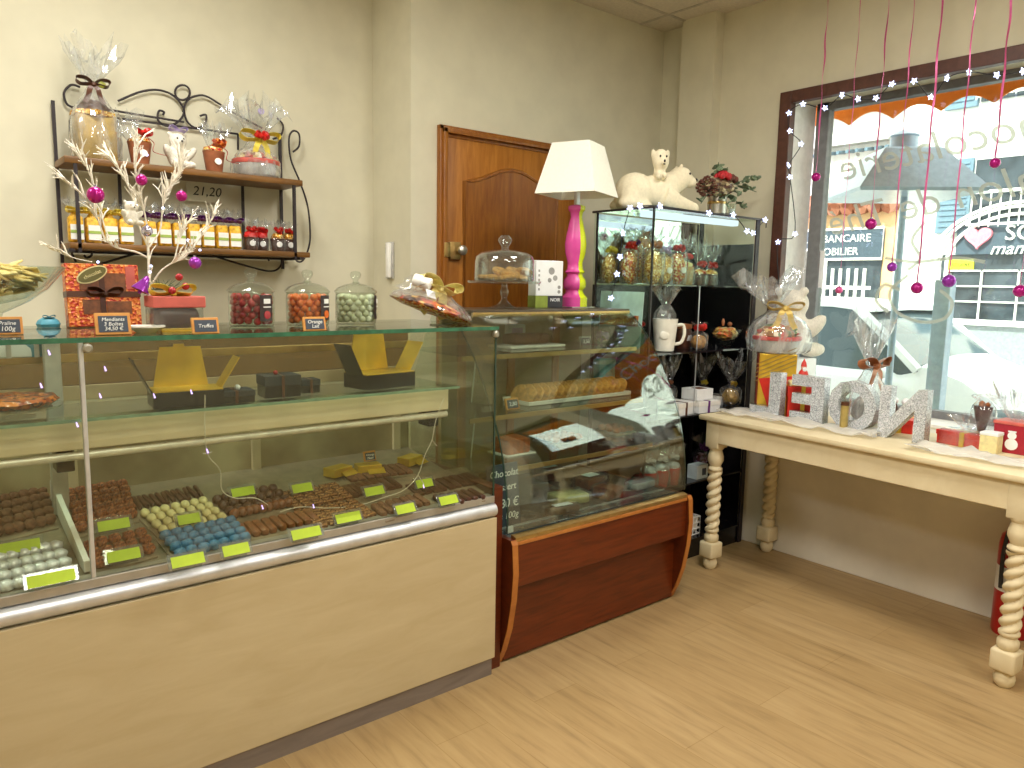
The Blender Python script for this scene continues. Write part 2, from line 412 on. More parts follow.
def blob(name, b, voxel, smooth=6):                       # one continuous skin over overlapping shapes
    me = b.mesh(name, True); o = bpy.data.objects.new('t', me); COL.objects.link(o)
    r = o.modifiers.new('r', 'REMESH'); r.mode = 'VOXEL'; r.voxel_size = voxel; r.use_smooth_shade = True
    sm = o.modifiers.new('s', 'SMOOTH'); sm.iterations = smooth; sm.factor = .5
    bpy.context.view_layer.update()
    out = bpy.data.meshes.new_from_object(o.evaluated_get(bpy.context.evaluated_depsgraph_get())); out.name = name
    bpy.data.objects.remove(o); bpy.data.meshes.remove(me)
    for p in out.polygons: p.use_smooth = True
    return out
def spline(pts, n=6):
    pts = [Vector(p) for p in pts]; out = []
    for i in range(len(pts)-1):
        p0, p1, p2, p3 = pts[max(i-1, 0)], pts[i], pts[i+1], pts[min(i+2, len(pts)-1)]
        for k in range(n):
            t = k/n
            out.append(.5*((2*p1)+(p2-p0)*t+(2*p0-5*p1+4*p2-p3)*t*t+(3*p1-p0-3*p2+p3)*t**3))
    return out+[pts[-1]]

# ------------------------------------------------------------------ wrapped-gift helpers
def fan(b, z0, r0, z1, r1, seed, c=(0, 0, 0), seg=36, rot=None, sag=0):      # the flared, crumpled top of a cellophane wrap
    rnd = random.Random(seed); ph = [rnd.uniform(0, 6.28) for _ in range(5)]; k1, k2, k3 = 5+rnd.randrange(3), 9+rnd.randrange(4), 3
    def rip(a, z, i):
        t = i/7
        return 1+t*(.38*sin(k1*a+ph[0])+.22*sin(k2*a+ph[1])+.18*sin(k3*a+ph[2]))
    prof = [(r0+(r1-r0)*(i/7)**.8, z0+(z1-z0)*i/7) for i in range(8)]
    n0 = len(b.bm.verts)
    b.lathe(prof, c, seg, rip, rot, close=False)
    b.bm.verts.ensure_lookup_table()
    R = rotm(rot) if rot else Matrix()
    for j in range(seg):                                      # ragged rim
        v = b.bm.verts[n0+7*seg+j]; a = 2*pi*j/seg
        v.co += R.to_3x3() @ Vector((0, 0, (z1-z0)*(.22*sin(k1*a+ph[3])+.2*sin(k2*a+ph[4])+rnd.uniform(-.08, .08))))
        v = b.bm.verts[n0+6*seg+j]; v.co += R.to_3x3() @ Vector((0, 0, (z1-z0)*.1*sin(k1*a+ph[3])))
    return b
def pouch(b, r, h, neck_z, seed, c=(0, 0, 0), seg=30, neck=.012):            # the wrapped body below the tie
    rnd = random.Random(seed); p = [rnd.uniform(0, 6.28) for _ in range(3)]
    def rip(a, z, i): return 1+.05*sin(7*a+p[0]+z*30)+.05*sin(11*a+p[1])*min(1, i/4)+.04*sin(3*a+p[2])
    prof = [(r*.9, .001), (r*1.02, h*.12), (r*1.05, h*.5), (r*1.02, h*.9), (r*.86, h+(neck_z-h)*.25), (r*.5, h+(neck_z-h)*.6), (neck*1.5, neck_z-.006), (neck, neck_z)]
    return b.lathe(prof, c, seg, rip, None, close=False)
def bow_b(b, c, s, w=.35, tails=True, face=(0, -1, 0), th=.0008):            # two loops, a knot and two tails
    c = Vector(c); f = Vector(face).normalized(); sd = f.cross(Vector((0, 0, 1))).normalized(); up = Vector((0, 0, 1))
    for sg in (-1, 1):
        pts = [c+sd*sg*s*x+up*s*z+f*s*y for x, z, y in ((0, 0, .1), (.45, .32, .22), (.95, .34, .12), (1.02, .1, .05), (.8, -.08, .15), (.4, -.06, .2), (0, 0, .15))]
        b.strip(spline(pts, 4), s*w, f*.8+up*.35, th)
        if tails:
            pts = [c+sd*sg*s*x+up*s*z+f*s*y for x, z, y in ((0, 0, .15), (.25, -.35, .25), (.38, -.85, .2), (.62, -1.3, .25))]
            b.strip(spline(pts, 4), s*w*.8, sd, th)
    b.ico(c+f*s*.2, (s*.2, s*.2, s*.2), 1)
    return b
def pompom_b(b, c, s, n=11, w=.35, seed=0):                                  # a rosette bow of many loops
    rnd = random.Random(seed); c = Vector(c)
    for i in range(n):
        a = 2.4*i; e = rnd.uniform(-.3, 1.0)
        d = Vector((cos(a)*cos(e), sin(a)*cos(e), sin(e))); q = d.orthogonal().normalized()
        pts = [c, c+d*s*.6+q*s*.25, c+d*s, c+d*s*.6-q*s*.25, c]
        b.strip(spline(pts, 3), s*w, d.cross(q))
    return b
def sign(label, px, py, z, w, h, lines, face=0, frame='paleframe', lean=.25, board='slate2', size=None, zy=None, group='chalkboard price signs'):
    p = PZ(px, py, z) if zy is None else Vector(zy)
    t = thing('price_sign', label, 'sign', p, face, group)
    def P(x, y0, zz): return (x, y0+zz*lean, zz)
    bd = B(); bd.box((0, h/2*lean, h/2), (w, .008, h), (-math.atan(lean), 0, 0), .001); obj('frame', bd, frame, t, False)
    q = B(); q.box((0, h/2*lean-.0045, h/2), (w*.82, .003, h*.74), (-math.atan(lean), 0, 0)); obj('board', q, board, t, False)
    if lean > .1:
        st = B(); st.prism([(h*.5*lean+.006, h*.5), (h*lean+.012, .0), (h*lean+.016, 0), (h*.5*lean+.010, h*.5)], -w*.12, w*.12, 'x'); obj('stand', st, 'paleframe', t, False)
    n = len(lines)
    for i, s in enumerate(lines):
        zz = h/2+((n-1)/2-i)*h*.62/n
        sz = size or min(h*.58/n*1.25, w*.8/max(3, len(s))*1.75)
        o = lettering(s, sz, 'chalk', t, (0, zz*lean-.0068, zz), (pi/2-math.atan(lean), 0, 0), shear=.15)
    return t
# ================================================================== SETTING
XW, YB, YL, XR = 3.70, 3.13, 3.49, 1.92
XL, YR, ST = -2.2, -3.0, -.2
struct('floor', B().b2((XL-.1, YR-.1, -.05), (XW, YL+.1, 0)), 'floor')
struct('ceiling', B().b2((XL-.1, YR-.1, CEIL), (XW+.3, YL+.1, CEIL+.1)), 'ceil')
g = B()
for k in range(-1, 12): g.b2((3.48-.6*k-.009, YR, CEIL-.004), (3.48-.6*k+.009, YL, CEIL+.001))
for k in range(-1, 12): g.b2((XL, 2.92-.6*k-.009, CEIL-.004), (XW, 2.92-.6*k+.009, CEIL+.001))
struct('trim_1', g, mat('ceiling_bar', 'bfb6a4', .6))
struct('wall_left', B().b2((XL-.1, YL, 0), (XR, YL+.1, CEIL)), 'wall')
struct('wall_back', B().b2((XR, YB, 0), (XW, YL+.1, CEIL)), 'wall')
struct('wall_far', B().b2((XL-.1, YR, 0), (XL, YL, CEIL)), 'wall')
struct('wall_rear', B().b2((XL-.1, YR-.1, 0), (XW, YR, CEIL)), 'wall')
OY0, OY1, OZ0, OZ1 = .62, 2.27, .72, 2.34                 # shop-window opening
w = B(); XO = XW+.25
w.b2((XW, OY1, ST), (XO, YL+.1, CEIL+.05)); w.b2((XW, YR-.1, ST), (XO, -.48, CEIL+.05)); w.b2((XW, .44, ST), (XO, OY0, CEIL+.05)); w.b2((XW, -.48, 2.30), (XO, .44, CEIL+.05))
w.b2((XW, OY0, OZ1), (XO, OY1, CEIL+.05)); w.b2((XW, OY0, ST), (XO, OY1, OZ0))
struct('wall_window', w, 'wall')
struct('wall_plinth', B().b2((3.454, .62, 0), (XW, YB, .715), .004), 'plinth')
struct('wall_pillar', B().b2((3.625, 2.70, .715), (XW, 2.935, CEIL)), 'wall')
# --- window
f = B(); f.b2((XW-.03, OY1-.03, OZ0), (XW+.02, OY1+.035, OZ1+.03), .003); f.b2((XW-.03, OY0, OZ1-.03), (XW+.02, OY1-.031, OZ1+.03), .003)
win = struct('window_1', f, 'winframe')
r = B(); r.b2((XW+.02, OY1-.014, OZ0), (XO, OY1-.002, OZ1)); r.b2((XW+.02, OY0, OZ0), (XO, OY1, OZ0+.012)); obj('reveal', r, 'white', win, False)
s = B(); s.b2((3.92, 2.165, OZ0), (3.98, 2.235, OZ1), .004); s.b2((3.92, OY0, 2.30), (3.98, 2.235, OZ1), .004); s.b2((3.92, OY0, OZ0), (3.98, 2.235, OZ0+.05), .004)
obj('sash', s, 'sash', win, False)
obj('pane', B().b2((3.945, OY0, OZ0+.04), (3.951, 2.17, 2.305)), 'glass', win, False)
def winletters(s, size, y, z, slope, shear=.25):
    me = text_mesh('t', s, size, .0006, shear, 'RIGHT')
    me.transform(Matrix.Translation((3.941, y, z)) @ Matrix.Rotation(-math.atan(slope), 4, 'X') @ Euler((pi/2, 0, pi/2)).to_matrix().to_4x4())
    return obj('lettering', me, 'lettering', win, False)
winletters('Chocolaterie', .20, 2.08, 1.985, .125)
winletters('Salon de Thé', .20, 2.12, 1.70, .165)
sw = B()
for pts in ([(925, 222), (912, 240), (920, 258), (908, 270)], [(908, 275), (890, 292), (897, 312), (922, 322), (945, 318), (952, 302), (940, 290)], [(900, 290), (884, 285), (876, 300), (888, 312)], [(885, 258), (915, 262), (955, 258), (985, 262)]):
    sw.strip(spline([PX(x, y, 3.94) for x, y in pts], 6), .016, (0, .7, .7), .0012)
obj('swirl', sw, 'lettering', win, False)
nb = B(); nb.b2((3.935, 2.14, 1.36), (3.94, 2.27, 1.56)); 
single('posted_notice', nb, 'paper', 'small white paper notice stuck to the shop window beside its left edge', 'notice')
# --- glazed shop door beside the window (seen only as a reflection)
g = B(); g.b2((3.86, -.48, 0), (3.92, -.38, 2.30)); g.b2((3.86, .34, 0), (3.92, .44, 2.30)); g.b2((3.86, -.38, 2.2), (3.92, .34, 2.30)); g.b2((3.86, -.38, 0), (3.92, .34, 1.22))
d2 = struct('door_2', g, 'winframe'); obj('pane', B().b2((3.885, -.38, 1.22), (3.89, .34, 2.2)), 'glass', d2, False)
ob = B(); ob.box((3.88, -.05, 1.45), (.004, .16, .16)); obj('sticker', ob, 'slate', d2, False)
hd = B().cyl((3.84, .38, 1.0), (3.84, .38, 1.14), .012).cyl((3.84, .38, 1.02), (3.87, .38, 1.02), .008).cyl((3.84, .38, 1.12), (3.87, .38, 1.12), .008); obj('handle', hd, 'alu', d2)
# --- wooden door in the back wall
d = B(); dx0, dx1, dz = 2.067, 2.985, 2.10
for k, (o, t) in enumerate(((0, .03), (.014, .045), (.03, .022))):          # moulded casing
    d.b2((dx0+o, YB-t, 0), (dx0+o+.022, YB, dz-o), .003); d.b2((dx1-o-.022, YB-t, 0), (dx1-o, YB, dz-o), .003); d.b2((dx0+o, YB-t, dz-o-.022), (dx1-o, YB, dz-o), .003)
door = struct('door_1', d, 'door_dark', True)
lf = B(); lf.b2((dx0+.052, YB-.018, .01), (dx1-.052, YB-.002, dz-.052), .002); obj('leaf', lf, 'door', door, True)
def arch(x0, x1, z0, zs, zt, n=14):
    pts = [(x0, z0), (x1, z0), (x1, zs)]
    for i in range(1, n): u = i/n; pts.append((x1+(x0-x1)*u, zs+(zt-zs)*.5*(1-cos(2*pi*u))))
    return pts+[(x0, zs)]
pn = B(); pn.prism(arch(2.225, 2.83, 1.05, 1.845, 1.925), YB-.024, YB-.015, 'y'); pn.prism(arch(2.225, 2.83, .2, .90, .90), YB-.024, YB-.015, 'y'); obj('panel', pn, 'door_dark', door, False)
ml = B()
for a in (arch(2.217, 2.838, 1.04, 1.85, 1.933), arch(2.217, 2.838, .19, .905, .905)): ml.tube([(x, YB-.02, z) for x, z in a], .011, 6, closed=True)
obj('moulding', ml, 'door_dark', door)
lk = B(); lk.b2((2.083, YB-.05, 1.475), (2.118, YB-.012, 1.545), .003); lk.b2((2.124, YB-.04, 1.465), (2.185, YB-.012, 1.55), .003); obj('lock_plate', lk, 'brass', door, True)
kb = B(); kb.lathe([(.011, 0), (.015, .012), (.024, .02), (.024, .034), (.012, .042), (0, .042)], (2.178, YB-.04, 1.51), 16, rot=(pi/2, 0, 0)); obj('knob', kb, 'steel', door)
# --- wall phone on the short return wall
t = thing('wall_phone', 'slim white intercom handset hung on the short return wall left of the door', 'phone', (XR, 3.315, 1.36))
obj('cradle', B().b2((XR-.012, 3.28, 1.365), (XR-.001, 3.35, 1.545), .003), 'zinc', t, world=True)
obj('handset', B().b2((XR-.035, 3.285, 1.37), (XR-.012, 3.312, 1.54), .006), 'white', t, world=True)
kp = B()
for i in range(4): kp.b2((XR-.016, 3.323, 1.49+.012*i), (XR-.011, 3.343, 1.498+.012*i))
obj('keypad', kp, 'slate', t, world=True)

# ================================================================== STREET OUTSIDE
M['asphalt'] = mat('pale_asphalt', '8f9598', .9, var=.06, scale=30)
M['facade'] = mat('white_render', 'f2efe8', .9, var=.02, scale=4)
M['ochre'] = mat('peach_render', 'eec08e', .9, var=.04, scale=4)
M['awning'] = mat('orange_awning', 'f78b2c', .7, var=.03)
M['bluegrey'] = mat('blue_grey_shutter', '6f8797', .6, var=.05)
M['tile'] = spotty('roof_tiles', ['7e4a36', '96604a', '6a3e2e', 'a87460'], 9, .9, .1, 0)
M['shopdark'] = mat('shop_fascia', '4c5b68', .5, var=.05)
M['shopglass'] = mat('dim_shop_window', '3f464c', .1, var=.3, scale=3)
M['signgrey'] = mat('grey_sign', '46525e', .5)
M['carw'] = mat('white_car_paint', 'f0f0ee', .2, var=.01)
M['carg'] = mat('car_glass', '4c5a60', .06, var=.01)
M['cargrey'] = mat('car_trim', '3a3f44', .5)
M['lampg'] = mat('lantern_grey', 'a2b2c4', .3, var=.05)
struct('street', B().b2((XO, -14, ST-.1), (22, 16, ST)), 'asphalt')
struct('kerb', B().b2((9.6, -14, ST), (11, 16, ST+.1)), 'facade')
# awning over the window
t = thing('awning', 'orange scalloped awning over the outside of the shop window', 'awning', (XO, 0, 2.4))
pts = []
y = 3.0
while y > -2.6:
    for k in range(8): u = k/8; pts.append((y-.27*u, 2.375+.06*sin(pi*u)))
    y -= .27
obj('valance', B().prism(pts+[(y, 2.60), (3.0, 2.60)], 4.70, 4.712, 'x'), 'awning', t, False, True)
obj('canopy', B().prism([(XO+.02, 2.86), (4.706, 2.60), (4.706, 2.59), (XO+.02, 2.85)], -2.6, 3.0, 'y'), 'awning', t, False, True)
# orange house with sign and railing
HX = 11.0
t = thing('peach_house', 'low peach rendered house with a clay tile edge across the street', 'house', (HX, 7, ST))
obj('wall', B().b2((HX, 4.93, ST), (HX+.3, 12, 2.52)), 'ochre', t, False, True)
rf = B()
for k in range(36): rf.cyl((HX-.18, 5.0+.2*k, 2.52), (HX+1.3, 5.0+.2*k, 2.85), .1, None, 8)
obj('roof', rf, 'tile', t, True, True)
gr = B(); gr.b2((HX-.02, 5.1, ST), (HX+.01, 7.4, 1.78)); obj('garage_opening', gr, 'shopglass', t, False, True)
t2 = thing('wall_sign', 'wide dark grey sign with two rows of white lettering on the peach house', 'sign', (HX-.05, 6.2, 1.8))
obj('board', B().b2((HX-.08, 5.08, 1.80), (HX-.03, 7.4, 2.24)), 'signgrey', t2, False, True)
obj('border', B().tube([(HX-.08, 5.08, 1.8), (HX-.08, 5.08, 2.24), (HX-.08, 7.4, 2.24), (HX-.08, 7.4, 1.8)], .02, 5, closed=True), 'facade', t2, False, True)
for s, z, e in (('ESSOR DE BALLY • BANCAIRE', 2.10, 5.25), ('COURTIER  •  IMMOBILIER', 1.91, 5.42)):
    o = obj('lettering', text_mesh('lettering', s, .155, .004, 0, 'RIGHT'), 'facade', t2, False, loc=(-.035, e-6.2, z-1.8), rot=(pi/2, 0, -pi/2))
t = thing('railing', 'white picket railing in front of the dark garage opening', 'railing', (HX-.3, 6.2, ST))
for k in range(18):
    yy = 5.2+.118*k; zt = 1.78 if k % 7 == 5 else 1.66
    obj('picket', B().b2((HX-.32, yy-.018, ST), (HX-.28, yy+.018, zt), .006), 'facade', t, False, True)
rl = B(); rl.b2((HX-.31, 5.1, 1.36), (HX-.29, 7.6, 1.41)); rl.b2((HX-.31, 5.1, .3), (HX-.29, 7.6, .35)); obj('rail', rl, 'facade', t, False, True)
# white building behind
t = thing('tall_house', 'taller white house rising behind the peach house', 'house', (13, 8, ST))
obj('wall', B().b2((12.6, 3.5, ST), (13, 14, 6.2)), 'facade', t, False, True)
cn = B(); cn.b2((12.4, 4.6, 3.75), (12.6, 14, 3.9)); cn.b2((12.3, 4.6, 4.35), (12.6, 14, 4.55)); obj('cornice', cn, 'zinc', t, False, True)
ev = B()
for k in range(40): ev.cyl((12.35, 4.7+.16*k, 3.62), (12.62, 4.7+.16*k, 3.66), .03, None, 6)
obj('eave_tile', ev, 'bluegrey', t, True, True)
# townhouse with shutters and the shop
t = thing('townhouse', 'white townhouse with blue grey shutters across the street', 'house', (HX, 0, ST))
obj('wall', B().b2((HX, -8, ST), (HX+.4, 4.93, 7.5)), 'facade', t, False, True)
def twin(y0, y1, z0, z1):
    wd = obj('window', B().b2((HX-.03, y0, z0), (HX+.02, y1, z1)), 'shopglass', t, False, True)
    for a, b in ((y0-.33, y0-.02), (y1+.02, y1+.42)):
        sh = B().b2((HX-.07, a, z0-.05), (HX-.02, b, z1+.03))
        for k in range(12): sh.b2((HX-.085, a+.04, z0+(z1-z0)*k/12+.03), (HX-.07, b-.04, z0+(z1-z0)*k/12+.06))
        obj('shutter', sh, 'bluegrey', t, False, True)
    rr = B(); rr.b2((HX-.2, y0, z0+.42), (HX-.17, y1, z0+.46)); rr.b2((HX-.2, y0, z0+.02), (HX-.17, y1, z0+.05))
    n = int((y1-y0)/.11)
    for k in range(n+1): rr.b2((HX-.19, y0+.11*k, z0), (HX-.18, y0+.11*k+.015, z0+.45))
    obj('window_rail', rr, 'facade', t, False, True)
twin(3.05, 3.98, 2.18, 3.05); twin(3.0, 4.0, 3.78, 4.8); twin(.6, 1.6, 2.18, 3.05)
t = thing('shop_front', 'shop opposite with a white arch, a pink heart and shelves in its window', 'shop', (HX, 3, ST))
obj('base', B().b2((HX-.14, -1, ST), (HX-.02, 4.35, .93)), 'asphalt', t, False, True)
obj('sill', B().b2((HX-.2, -1, .93), (HX-.02, 4.35, 1.0)), 'facade', t, False, True)
obj('shop_window', B().b2((HX-.06, -1, 1.0), (HX-.01, 4.28, 1.84)), 'shopglass', t, False, True)
obj('fascia', B().b2((HX-.12, -1, 1.84), (HX-.03, 4.1, 2.28)), 'shopdark', t, False, True)
gl = B()
for z in (1.22, 1.42, 1.62): gl.b2((HX-.1, .4, z), (HX-.06, 4.2, z+.02))
for k in range(10): gl.b2((HX-.1, .4+.42*k, 1.0), (HX-.07, .42+.42*k, 1.64))
obj('display_shelves', gl, 'facade', t, False, True)
ar = B()
for rr in (1.0, .93, .80):
    ar.tube([(HX-.16, 3.38+rr*cos(a), 1.75+rr*.72*sin(a)) for a in [pi*i/24 for i in range(25)]], .022, 6)
    ar.cyl((HX-.16, 3.38+rr, 1.0), (HX-.16, 3.38+rr, 1.75), .022)
obj('arch', ar, 'facade', t, True, True)
ht = [(.16*sin(a)**3, (13*cos(a)-5*cos(2*a)-2*cos(3*a)-cos(4*a))/16*.15) for a in [2*pi*i/32 for i in range(32)]]
obj('heart', B().prism([(3.83+u, 2.06+v) for u, v in ht], HX-.19, HX-.13, 'x'), mat('pink_heart', 'f08a9a', .5), t, False, True)
lettering('SO', .27, 'facade', t, (-.15, .36, 2.29), (pi/2, 0, -pi/2), ext=.02)
lettering('manu', .22, 'facade', t, (-.16, .44, 2.10), (pi/2, 0, -pi/2), ext=.01, shear=.3)
obj('yellow_plaque', B().b2((HX-.09, 3.88, 1.63), (HX-.05, 4.18, 1.78)), mat('yellow_sign', 'd8e03a', .6), t, False, True)
lettering('SOLAIRE', .06, 'ink', t, (-.095, 1.03, 1.905), (pi/2, 0, -pi/2))
# parked car
CX, CZ = 6.32, ST
t = thing('car', 'white hatchback car parked at the kerb outside the window', 'car', (CX, 3.4, CZ))
def carsec(b, secs):
    rings = []
    for y, prof in secs:
        pts = prof+[(-x, z) for x, z in prof[::-1] if abs(x) > 1e-6]
        rings.append([b.bm.verts.new((CX+x, y, CZ+z)) for x, z in pts])
    n = len(rings[0])
    for A, C in zip(rings, rings[1:]):
        for k in range(n): b.bm.faces.new((A[k], A[(k+1) % n], C[(k+1) % n], C[k]))
    b.bm.faces.new(rings[0]); b.bm.faces.new(rings[-1][::-1]); return b
Y0 = 1.58
def bs(w, zb, zm, zt, crown=.04): return [(0, zb), (-w*.86, zb), (-w*.97, zb+.1), (-w, (zb+zm)/2), (-w*.97, zm), (-w*.84, zt-.02), (-w*.5, zt+crown*.7), (0, zt+crown)][::1]
body = carsec(B(), [(Y0, bs(.52, .30, .52, .60)), (Y0+.06, bs(.64, .22, .58, .70)), (Y0+.2, bs(.75, .18, .66, .80)), (Y0+.42, bs(.82, .18, .74, .96)), (Y0+.66, bs(.85, .18, .80, 1.04)), (Y0+.86, bs(.86, .18, .90, .99, .05)), (Y0+2.0, bs(.87, .18, .93, 1.0, 0)), (Y0+3.2, bs(.87, .18, .95, 1.02, 0)), (Y0+3.75, bs(.82, .22, .92, 1.02, 0)), (Y0+3.95, bs(.72, .3, .7, .85, 0))])
obj('body', body, 'carw', t, True, True)
def gs(wb, wt, z): return [(0, .95), (-wb, .95), (-wb*.5-wt*.5, (.97+z)/2), (-wt, z), (0, z+.02)]
gh = carsec(B(), [(Y0+.70, gs(.735, .72, 1.03)), (Y0+.98, gs(.74, .69, 1.26)), (Y0+1.22, gs(.75, .65, 1.43)), (Y0+2.8, gs(.75, .63, 1.45)), (Y0+3.5, gs(.73, .60, 1.36)), (Y0+3.8, gs(.70, .64, 1.06))])
obj('window', gh, 'carg', t, True, True)
rf = carsec(B(), [(Y0+1.10, [(0, 1.40), (-.66, 1.39), (-.66, 1.41), (0, 1.44)]), (Y0+1.4, [(0, 1.43), (-.665, 1.42), (-.65, 1.45), (0, 1.49)]), (Y0+2.8, [(0, 1.43), (-.655, 1.42), (-.64, 1.46), (0, 1.50)]), (Y0+3.6, [(0, 1.36), (-.62, 1.35), (-.6, 1.38), (0, 1.42)])])
obj('roof', rf, 'carw', t, True, True)
for sx in (-1, 1):
    pl = B(); pl.tube([(CX+sx*.73, Y0+.70, CZ+.99), (CX+sx*.70, Y0+.98, CZ+1.24), (CX+sx*.655, Y0+1.22, CZ+1.43)], .04, 6); pl.cyl((CX+sx*.75, Y0+2.35, CZ+.95), (CX+sx*.64, Y0+2.35, CZ+1.45), .03); pl.cyl((CX+sx*.73, Y0+3.5, CZ+.97), (CX+sx*.61, Y0+3.35, CZ+1.4), .06)
    obj('pillar', pl, 'carw', t, True, True)
    obj('mirror', B().sph((CX+sx*.93, Y0+.86, CZ+.98), (.07, .045, .05)), 'carw', t, True, True)
    obj('headlight', B().sph((CX+sx*.60, Y0+.17, CZ+.70), (.13, .24, .075), rot=(0, 0, -sx*.55)), 'carg', t, True, True)
    for yy in (Y0+.78, Y0+3.2):
        wh = obj('wheel', B().lathe([(.20, -.1), (.31, -.09), (.325, 0), (.31, .09), (.20, .1)], (CX+sx*.80, yy, CZ+.32), 24, rot=(0, pi/2, 0)), 'cargrey', t, True, True)
        obj('hubcap', B().lathe([(.0, -.105), (.19, -.105), (.2, 0), (.19, .105), (0, .105)], (CX+sx*.80, yy, CZ+.32), 10, rot=(0, pi/2, 0)), 'alu', wh, True, True)
gp = B(); gp.b2((CX-.42, Y0-.012, CZ+.30), (CX+.42, Y0+.05, CZ+.44), .02); gp.b2((CX-.5, Y0+.0, CZ+.5), (CX+.5, Y0+.06, CZ+.56), .02); obj('grille', gp, 'cargrey', t, True, True)
# lantern post and square post on the pavement
t = thing('street_lantern', 'blue grey street lantern with a flared square shade on a slim pole', 'street lamp', (4.9, 2.19, ST))
obj('pole', B().cyl((4.9, 2.17, ST), (4.9, 2.17, 2.0), .024, .02), 'lampg', t, True, True)
obj('lantern_shade', B().lathe([(.50, 1.93), (.51, 1.95), (.24, 2.20), (.22, 2.21)], (4.9, 2.2, 0), 4, rot=None), 'lampg', t, False, True)
obj('finial', B().lathe([(.08, 2.21), (.08, 2.29), (.09, 2.30), (.04, 2.33), (0, 2.34)], (4.9, 2.2, 0), 10), 'lampg', t, True, True)
single('square_post', B().b2((4.86, 1.84, ST), (4.95, 1.93, 1.42), .006), 'lampg', 'blue grey square post on the pavement right of the lantern pole', 'post')
# ================================================================== GLASS SALES COUNTER
CXL, CXR, CYF, CTOP = -1.3, 1.525, 1.95, 1.213
ct = thing('display_counter', 'long glass chocolate counter with a pale birch front and aluminium rail', 'counter', (.1, 2.2, 0))
def cpart(n, b, m, sm=False, par=None): return obj(n, b, m, par or ct, sm, True)
cpart('kickboard', B().b2((CXL, 1.935, 0), (CXR-.01, 1.955, .062)), 'kick')
cpart('front_panel', B().b2((CXL, 1.93, .062), (CXR, 1.95, .565), .002), 'birch')
cpart('base', B().b2((CXL, 1.955, 0), (CXR-.005, 2.55, .56)), 'beige')
cpart('rail', B().prism([(1.955, .568)]+[(1.948-.022*cos(a), .589+.022*sin(a)) for a in [-pi/2+pi*i/12 for i in range(13)]]+[(1.955, .611)], CXL, CXR, 'x'), 'alu', True)
cpart('ledge', B().b2((CXL, 1.944, .613), (CXR, 1.985, .637), .002), 'alud')
for a, b_ in ((CXL, .314), (.322, CXR)): cpart('front_pane', B().b2((a, CYF, .637), (b_, CYF+.006, 1.198)), 'cglass')
cpart('mullion', B().b2((.313, CYF-.003, .637), (.323, CYF+.012, 1.2), .002), 'alu')
tg = cpart('top_glass', B().b2((CXL, CYF-.01, 1.2), (CXR, 2.46, CTOP-.003)), 'glassg')
cpart('top_edge', B().b2((CXL, CYF-.013, 1.1995), (CXR+.002, CYF-.009, CTOP-.002)), 'gedge', False, tg)
ep = cpart('end_pane', B().b2((CXR-.006, CYF, .637), (CXR, 2.5, 1.198)), 'cglass')
cpart('edge', B().b2((CXR-.005, CYF-.0022, .637), (CXR+.001, CYF+.002, 1.198)), 'gdark', False, ep)
for x in (.33, CXR-.01):
    cpart('clamp', B().lathe([(.009, 0), (.011, .003), (.011, .011), (.007, .015), (0, .015)], (x, CYF-.004, 1.186), 14, rot=(pi/2, 0, 0)), 'steel', True)
sh = cpart('shelf', B().b2((CXL, 2.06, .997), (1.455, 2.40, 1.004)), 'glassg')
cpart('shelf_edge', B().b2((CXL, 2.0575, .9965), (1.456, 2.0605, 1.0045)), 'gedge2', False, sh)
cpart('light_box', B().b2((CXL, 2.10, .92), (1.44, 2.19, .992), .003), 'beige')
cpart('tube_light', B().cyl((CXL, 2.115, .902), (1.44, 2.115, .902), .011), 'tubew', True)
for x in (.30, 1.40): cpart('bracket', B().b2((x-.02, 2.13, .86), (x+.02, 2.2, .92), .003), 'black')
cpart('post', B().b2((.298, 2.37, .66), (.338, 2.40, 1.2), .003), 'zinc')
bk = B(); bk.b2((CXL, 2.50, .56), (CXR, 2.52, .92)); cpart('rear_doors', bk, 'olived')
for k in range(6): cpart('rear_frame', B().b2((CXL+.55*k, 2.485, .64), (CXL+.55*k+.03, 2.50, .92), .002), 'beige')
bk = B(); bk.b2((CXL, 2.50, .985), (CXR, 2.53, 1.03), .002); cpart('rear_rail', bk, 'birch')
bk = B(); bk.b2((CXL, 2.495, 1.10), (CXR, 2.52, 1.125), .002); cpart('rear_top_rail', bk, 'brass')
cpart('rear_pane', B().b2((CXL, 2.505, 1.03), (CXR, 2.511, 1.2)), clear('smoky_pane', 'b7a88c', 1.45))
DS = .15
def DZ(y): return .640+DS*(y-1.97)
cpart('deck', B().prism([(1.985, .62), (1.985, DZ(1.985)-.012), (2.50, DZ(2.5)-.012), (2.5, .62)], CXL, CXR-.008, 'x'), 'deck')
dv = B(); dv.prism([(1.99, .64), (1.99, .668), (2.47, .765), (2.47, .64)], .305, .318, 'x'); cpart('divider', dv, 'white')
def PD(x, y):                                         # measured point on the sloping deck
    d = _ray(x, y); k = (.640-DS*1.97-CAM_H)/(d.z-DS*d.y); return CO+d*k

# ================================================================== PASTRY CASE
PX0, PX1 = 1.575, 2.56
pc = thing('pastry_case', 'mahogany pastry case with a curved glass front and gold trim', 'display case', (2.07, 2.25, 0))
def ppart(n, b, m, sm=False, par=None): return obj(n, b, m, par or pc, sm, True)
prof = [(1.985, 0.0), (1.955, .06), (1.925, .15), (1.905, .26), (1.897, .36), (1.905, .46), (1.915, .475)]
for x in (PX0, PX1-.022):
    sp = ppart('side_panel', B().prism(prof+[(2.62, .475), (2.62, 0)], x, x+.022, 'x'), 'mahog2')
    ppart('edge_band', B().sheet([(y-.0015, z) for y, z in prof], x-.001, x+.023, -.003), 'edge', False, sp)
ppart('upper_front', B().b2((PX0+.022, 1.917, .30), (PX1-.022, 1.94, .452), .002), 'mahog')
ppart('lower_front', B().b2((PX0+.022, 1.972, .01), (PX1-.022, 1.995, .30), .001), 'mahog')
